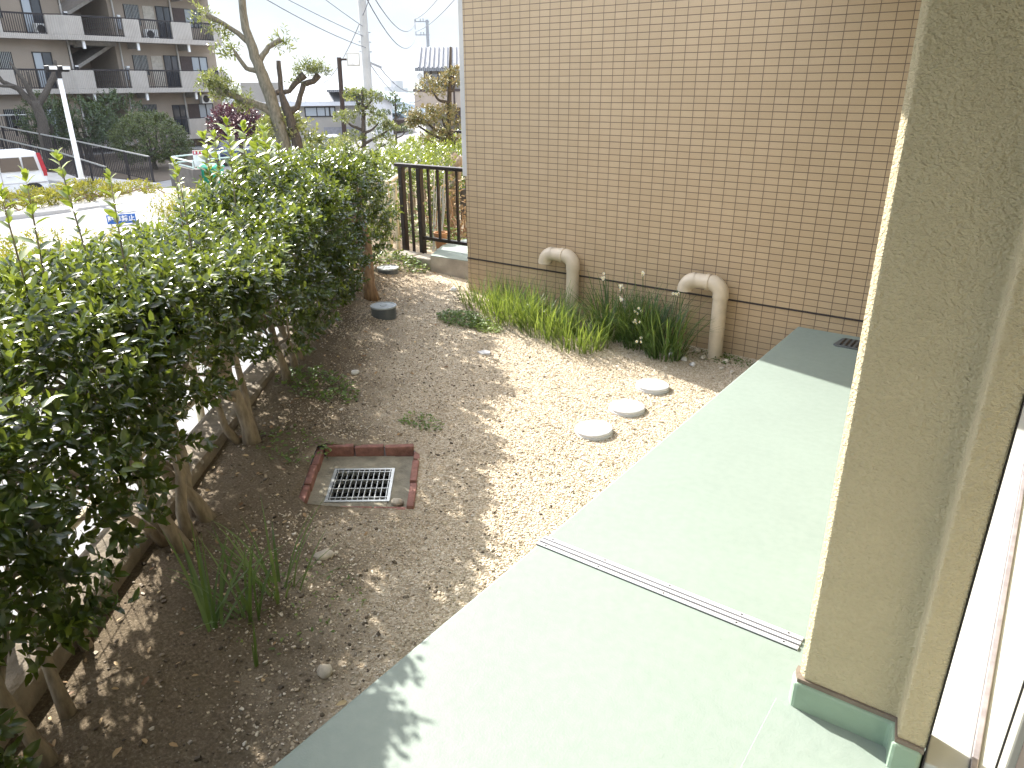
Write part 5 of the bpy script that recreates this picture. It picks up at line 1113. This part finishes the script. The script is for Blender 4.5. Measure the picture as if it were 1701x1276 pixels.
def ac(x, y, z, label):
    t = thing('air_conditioner', label, 'air conditioner', (x, y, z), 'air conditioner units on the flats')
    q = MB(); q.box(x-.16, x+.16, y-.4, y+.4, z+.05, z+.6); q.build('casing', M['ac'], t, bevel=.02)
    q = MB(); q.tube([(x+.161, y-.1, z+.32), (x+.17, y-.1, z+.32)], .22, 20); q.build('fan_grille', M['frame'], t)
    q = MB(); q.box(x-.14, x+.14, y-.3, y-.24, z, z+.05); q.box(x-.14, x+.14, y+.24, y+.3, z, z+.05); q.build('feet', M['frame'], t)
ac(-46.95, 21.0, 4.26, 'white air conditioner unit behind the top left balcony railing'); ac(-46.9, 27.2, 4.26, 'white air conditioner unit on the upper right balcony'); ac(-46.95, 30.3, .55, 'white air conditioner hung above the ground floor window at right')
for a in (.25, .35): pass
# ------------------------------------------------------------------ houses beyond
def house_frame(o, ang): return Matrix.Translation(o) @ Matrix.Rotation(R(ang), 4, 'Z')
h1 = thing('beige_house', 'beige house with pale metal roof and dark framed window behind the trees', 'house', (-38.4, 31.5, -2.5)); Mh = house_frame((-40.8, 28.95, 0), 50.4)
q = MB(); q.box(0, 7.05, 0, 7, -3, .55, M=Mh); q.build('wall', M['hwall'], h1)
q = MB(); q.box(-.15, 2.15, -.25, 6, .74, 1.84, M=Mh); q.build('parapet', M['hwall'], h1, bevel=.02)
q = MB(); q.box(-.2, 7.15, -.35, 7.2, .50, .735, M=Mh); q.build('fascia', M['hwhite'], h1)
q = MB(); q.add([Mh @ Vector(v) for v in [(2.16, -.36, .74), (7.2, -.36, .74), (7.0, 3.2, 1.78), (2.16, 3.2, 1.78), (7.2, 6.8, .74), (2.16, 6.8, .74)]], [(0,1,2,3), (3,2,4,5), (0,3,5), (1,4,2)])
for i in range(6):
    x = 2.6 + i*.85; q.bar(Mh @ Vector((x, -.36, .76)), Mh @ Vector((x-.0, 3.2, 1.80)), .04, .04)
q.build('roof', M['hroof'], h1)
q = MB()
for a in ((3.35, 3.41, -.14, .45), (5.14, 5.2, -.14, .45), (3.41, 5.14, .39, .45), (3.41, 5.14, -.14, -.08), (4.05, 4.1, -.08, .39), (4.55, 4.6, -.08, .39), (4.8, 4.9, -.08, .39)): q.box(a[0], a[1], -.06, 0, a[2], a[3], M=Mh)
f = q.build('window', M['frame'], h1); q = MB(); q.box(3.41, 5.14, -.025, 0, -.08, .39, M=Mh); q.build('pane', M['curtain'], f)
q = MB(); q.box(4.4, 6.6, -.02, 0, -3, -.75, M=Mh); q.build('garage_door', M['hgrey'], h1)
q = MB(); q.box(2.0, 2.9, -.02, .0, -.6, .1, M=Mh); q.build('shutter', M['hbrown'], h1)
q = MB(); q.tube([Mh @ Vector((6.75, -.06, -3)), Mh @ Vector((6.75, -.06, .5))], .05, 8); q.build('downpipe', M['hwhite'], h1)
h2 = thing('white_gable_house', 'narrow white gabled house with dark roof edge behind the utility pole', 'house', (-34.0, 34.2, -2.5)); Mh = house_frame((-35.2, 33.3, 0), 47)
q = MB(); q.prism([(0, 0), (1.6, 0), (1.6, 6), (0, 6)], -3.5, .75, M=Mh); q.add([Mh @ Vector(v) for v in [(0, .0, .75), (1.6, 0, .75), (.45, 0, 1.35), (0, 6, .75), (1.6, 6, .75), (.45, 6, 1.35)]], [(0,1,2), (3,5,4), (0,2,5,3)]); q.build('wall', M['hwhite'], h2)
q = MB(); q.add([Mh @ Vector(v) for v in [(.4, -.3, 1.45), (1.9, -.3, .55), (1.9, 6, .55), (.4, 6, 1.45), (.4, -.3, 1.32), (1.9, -.3, .42), (1.9, 6, .42), (.4, 6, 1.32)]], [(0,1,2,3), (4,7,6,5), (0,4,5,1), (1,5,6,2), (2,6,7,3), (3,7,4,0)]); q.box(-2.2, .4, .5, 6, 1.28, 1.42, M=Mh); q.build('roof', M['rtile'], h2)
q = MB(); q.box(.9, 1.3, -.03, 0, -1.7, -1.3, M=Mh); q.build('window', M['frame'], h2)
q = MB(); q.box(1.6, 2.5, .4, 3, -3.5, -.35, M=Mh); q.build('annex', M['hbrown'], h2)
h3 = thing('blue_house', 'pale blue house with grey blue tiled gable roof in the distance', 'house', (-41, 43.6, -3)); Mh = house_frame((-43.3, 42.0, 0), 45)
q = MB(); q.box(0, 2.6, 0, 8, -5, -.35, M=Mh); q.box(2.6, 5.8, 1.2, 8, -5, -.55, M=Mh); q.add([Mh @ Vector(v) for v in [(0, 0, -.35), (2.6, 0, -.95), (0, 0, .85)]], [(0,1,2)]); q.build('wall', M['hblue'], h3)
q = MB(); q.add([Mh @ Vector(v) for v in [(-.4, -.4, 1.0), (2.9, -.4, -.55), (6.0, .9, -.45), (2.8, 6, 1.0), (-.4, 6, 1.25), (-3.4, -.4, .2), (-3.4, 6, .4)]], [(0,1,2,3), (0,3,4), (0,4,6,5)]); q.build('roof', M['rtile2'], h3)
q = MB(); q.box(.3, .8, -.03, 0, -1.2, -.7, M=Mh); q.build('window', M['curtain'], h3)
q = MB(); q.box(2.5, 4.8, -.4, .5, -2.0, -1.6, M=Mh); q.build('awning', M['hgrey'], h3)
h4 = thing('tiled_roof_house', 'brown timbered house with grey tiled roof and beige balcony by the wall corner', 'house', (-29.5, 34.0, -2.5)); Mh = house_frame((-30.75, 32.9, 0), 41)
q = MB(); q.box(.55, 6, 1.3, 7, -4, 2.55, M=Mh); q.build('wall', M['hwall'], h4)
q = MB(); q.add([Mh @ Vector(v) for v in [(.15, .6, 2.55), (6.4, .6, 2.55), (6.4, 4, 3.75), (.35, 4, 3.75), (6.4, 7.4, 2.55), (.15, 7.4, 2.55)]], [(0,1,2,3), (3,2,4,5), (0,3,5), (1,4,2)]); q.box(.1, 6.4, .55, .7, 2.38, 2.55, M=Mh)
for i in range(24): q.bar(Mh @ Vector((.3+i*.26, .58, 2.58)), Mh @ Vector((.4+i*.26, 4.0, 3.78)), .07, .06)
q.build('roof', M['rtile'], h4)
q = MB(); q.box(0, 2.6, 0, 1.3, .45, 1.32, M=Mh); q.build('balcony', M['hbeige'], h4, bevel=.02)
q = MB(); q.box(-.04, 2.64, -.04, 1.25, 1.322, 1.44, M=Mh); q.box(2.2, 2.3, -.03, -.002, .45, 1.32, M=Mh); q.tube([Mh @ Vector((.1, .1, 1.65)), Mh @ Vector((1.2, .1, 1.65))], .02, 5); q.tube([Mh @ Vector((.1, .1, 1.44)), Mh @ Vector((.1, .1, 1.65))], .02, 5); q.tube([Mh @ Vector((1.1, .1, 1.44)), Mh @ Vector((1.1, .1, 1.65))], .02, 5); q.build('coping', M['hbrown'], h4)
q = MB(); q.box(.8, 1.7, 1.24, 1.3, 1.45, 2.25, M=Mh); q.build('window', M['curtain'], h4)
q = MB()
for x in (.55, .95, 1.35, 1.75): q.box(x, x+.06, 1.18, 1.238, 1.45, 2.38, M=Mh)
q.box(2.0, 2.3, 1.2, 1.3, 1.45, 2.3, M=Mh); q.build('post', M['hbrown'], h4)
q = MB(); q.box(1.0, 1.12, .1, .22, -4, .45, M=Mh); q.box(2.3, 2.6, .4, 1.2, -4, .45, M=Mh); q.build('support', M['hbrown'], h4)
q = MB(); q.tube([Mh @ Vector((.35, .9, 2.1)), Mh @ Vector((.35, .86, 2.1))], .18, 16); q.tube([Mh @ Vector((.35, .9, 2.1)), Mh @ Vector((.6, 1.3, 1.9))], .02, 6); q.build('satellite_dish', M['white'], h4)
h5 = thing('pink_roof_house', 'low distant house with pinkish roof seen between the flats and the trees', 'house', (-62, 45, -4)); Mh = house_frame((-64, 43.5, 0), 50)
q = MB(); q.box(-1, 6, 0, 6, -8, -2.0, M=Mh); q.build('wall', M['hwhite'], h5)
q = MB(); q.add([Mh @ Vector(v) for v in [(-1.4, -.4, -2), (6.4, -.4, -2), (6, 3, -.6), (-1, 3, -.6), (6.4, 6.4, -2), (-1.4, 6.4, -2)]], [(0,1,2,3), (3,2,4,5), (0,3,5), (1,4,2)]); q.build('roof', simple('pink_roof', (.50, .36, .32), .8), h5)
# distant town on the hill
random.seed(90); t = thing('distant_town', 'hazy far town blocks on the hill line between pole and tiled house', 'town', (-400, 420, -15)); q = MB()
for i in range(90):
    a = R(random.uniform(36, 62)); d = random.uniform(330, 640); x, y = -math.sin(a)*d, math.cos(a)*d
    w = random.uniform(4, 9); h = random.choice((3, 4, 5, 6)); zb = float(terrain(np.array(x), np.array(y)))
    q.box(x-w/2, x+w/2, y-w/2, y+w/2, zb-4, zb+h)
for (a, d, w, h) in [(44.5, 560, 9, 13), (44.25, 560, 6, 17), (44.9, 560, 10, 8), (45.5, 560, 12, 7)]:
    a = R(a); x, y = -math.sin(a)*d, math.cos(a)*d; zb = float(terrain(np.array(x), np.array(y))); q.box(x-w/2, x+w/2, y-w/2, y+w/2, zb-4, zb+h)
q.build('buildings', M['far'], t); t['kind'] = 'stuff'

# ------------------------------------------------------------------ poles, lamps, wires
up = thing('utility_pole', 'tall grey concrete utility pole cutting the sky', 'utility pole', (-20.25, 19.36, -1.9))
q = MB(); q.tube([(-20.25, 19.36, -2.2), (-20.23, 19.36, 8.5)], [.17, .115], 18); smooth_by_angle(q.build('pole', M['pole'], up))
q = MB()
for z in (2.75, 3.05, 3.35): q.tube([(-20.4, 19.23, z), (-20.08, 19.5, z-.02)], .018, 6)
q.bar((-20.2, 19.4, 2.42), (-19.85, 19.68, 2.24), .07, .07); q.build('bracket', M['steel'], up)
fl = thing('flood_lamp', 'square floodlight on a dark brown pole in front of the beige house', 'lamp post', (-19.37, 17.34, -1.9))
q = MB(); q.tube([(-19.40, 17.31, -2.1), (-19.36, 17.36, 2.5)], [.085, .07], 12); smooth_by_angle(q.build('pole', M['polebr'], fl))
q = MB(); q.bar((-19.36, 17.36, 2.44), (-19.2, 17.53, 2.44), .05, .06); q.build('arm', M['polebr'], fl)
Ml = Matrix.Translation((-19.06, 17.68, 2.44)) @ Matrix.Rotation(R(48), 4, 'Z')
q = MB(); q.box(-.20, .20, -.1, .06, -.19, .19, M=Ml); hs = q.build('lamp_head', M['galv'], fl, bevel=.01); q = MB(); q.box(-.17, .17, -.115, -.101, -.16, .16, M=Ml); q.build('lamp_glass', M['lampw'], hs)
p2 = thing('transformer_pole', 'distant utility pole with crossarms and transformer above the tiled roof', 'utility pole', (-50.1, 55.8, -4)); cx_, cy_ = -50.1, 55.8
q = MB(); q.tube([(cx_, cy_, -6), (cx_, cy_, 7.1)], [.2, .14], 12); q.build('pole', M['steel'], p2)
ar = Vector((-.745, -.667, 0)); q = MB()
for z in (6.95, 5.85): q.bar((cx_+.2*.745, cy_+.2*.667, z), (cx_-1.1*.745, cy_-1.1*.667, z), .09, .09); 
for u in (.35, .6, 1.05):
    for z in (6.95, 5.85): q.tube([(cx_-u*.745, cy_-u*.667, z), (cx_-u*.745, cy_-u*.667, z+.25)], .05, 6)
q.tube([(cx_-1.1*.745, cy_-1.1*.667, 6.3), (cx_-1.1*.745, cy_-1.1*.667, 7.15)], .04, 6); q.build('crossarm', M['steel'], p2)
q = MB(); q.tube([(cx_-.35, cy_-.31, 4.0), (cx_-.35, cy_-.31, 4.75)], .26, 14); q.build('transformer', M['steel'], p2)
def wire(label, a, b_, sag, r=.012, n=14):
    q = MB(); a, b_ = Vector(a), Vector(b_); pts = [a.lerp(b_, k/n) - Vector((0, 0, sag*4*(k/n)*(1-k/n))) for k in range(n+1)]; q.tube(pts, r, 5, cap=False)
    tag(q.build('overhead_wire', M['wireb']), label, 'cable', 'overhead wires')
wire('overhead wire sagging from the top left to the concrete utility pole, lowest of its run', (-13.5, 7.4, 4.6), (-20.2, 19.4, 2.85), .25, .011)
wire('overhead wire crossing steeply down towards the roof of the beige house', (-15.5, 16.0, 5.2), (-37.5, 31.5, 1.6), .9, .014)
wire('thin overhead wire from the utility pole down to the tiled roof house', (-20.2, 19.45, 2.4), (-30.6, 33.3, .9), .6, .014)
wire('overhead wire from the pole to the far transformer pole, upper', (-20.2, 19.4, 5.0), (-50.8, 55.1, 6.95), 1.2, .02)
wire('overhead wire from the pole to the far transformer pole, lower', (-20.2, 19.4, 4.55), (-50.8, 55.1, 5.85), 1.4, .02)
wire('overhead wire running high from the frame top to the transformer pole', (-12.5, 17.5, 6.5), (-50.9, 55.0, 7.1), .6, .02)
wire('second overhead wire running high from the frame top to the transformer pole', (-11.8, 17.8, 6.5), (-50.9, 55.0, 6.1), .7, .02)
wire('overhead wire reaching the concrete pole from the upper left, highest', (-16, 9.5, 6.2), (-20.2, 19.3, 3.5), .15, .01)
wire('faint overhead wire reaching the concrete pole from the upper left, middle', (-17.5, 9.2, 5.6), (-20.2, 19.3, 3.2), .15, .01)
wire('overhead wire from the pole bracket to the timbered house', (-19.9, 19.65, 2.25), (-30.2, 33.6, 2.1), .8, .014)
# ------------------------------------------------------------------ air
hm = bpy.data.materials.new('thin_haze'); hm.use_nodes = True; ht = hm.node_tree; ht.nodes.clear()
ho = ht.nodes.new('ShaderNodeOutputMaterial'); hv = ht.nodes.new('ShaderNodeVolumePrincipled'); hv.inputs['Color'].default_value = (.93, .96, 1, 1); hv.inputs['Density'].default_value = .00022; hv.inputs['Anisotropy'].default_value = 0
ht.links.new(hv.outputs[0], ho.inputs['Volume'])
b = MB(); b.box(-1620, 80, -90, 1720, -32, 22); o = b.build('haze', hm); tag(o, kind='stuff')
SC.cycles.volume_bounces = 0
print('OBJECTS', len(bpy.data.objects), 'polys', sum(len(m.polygons) for m in bpy.data.meshes))
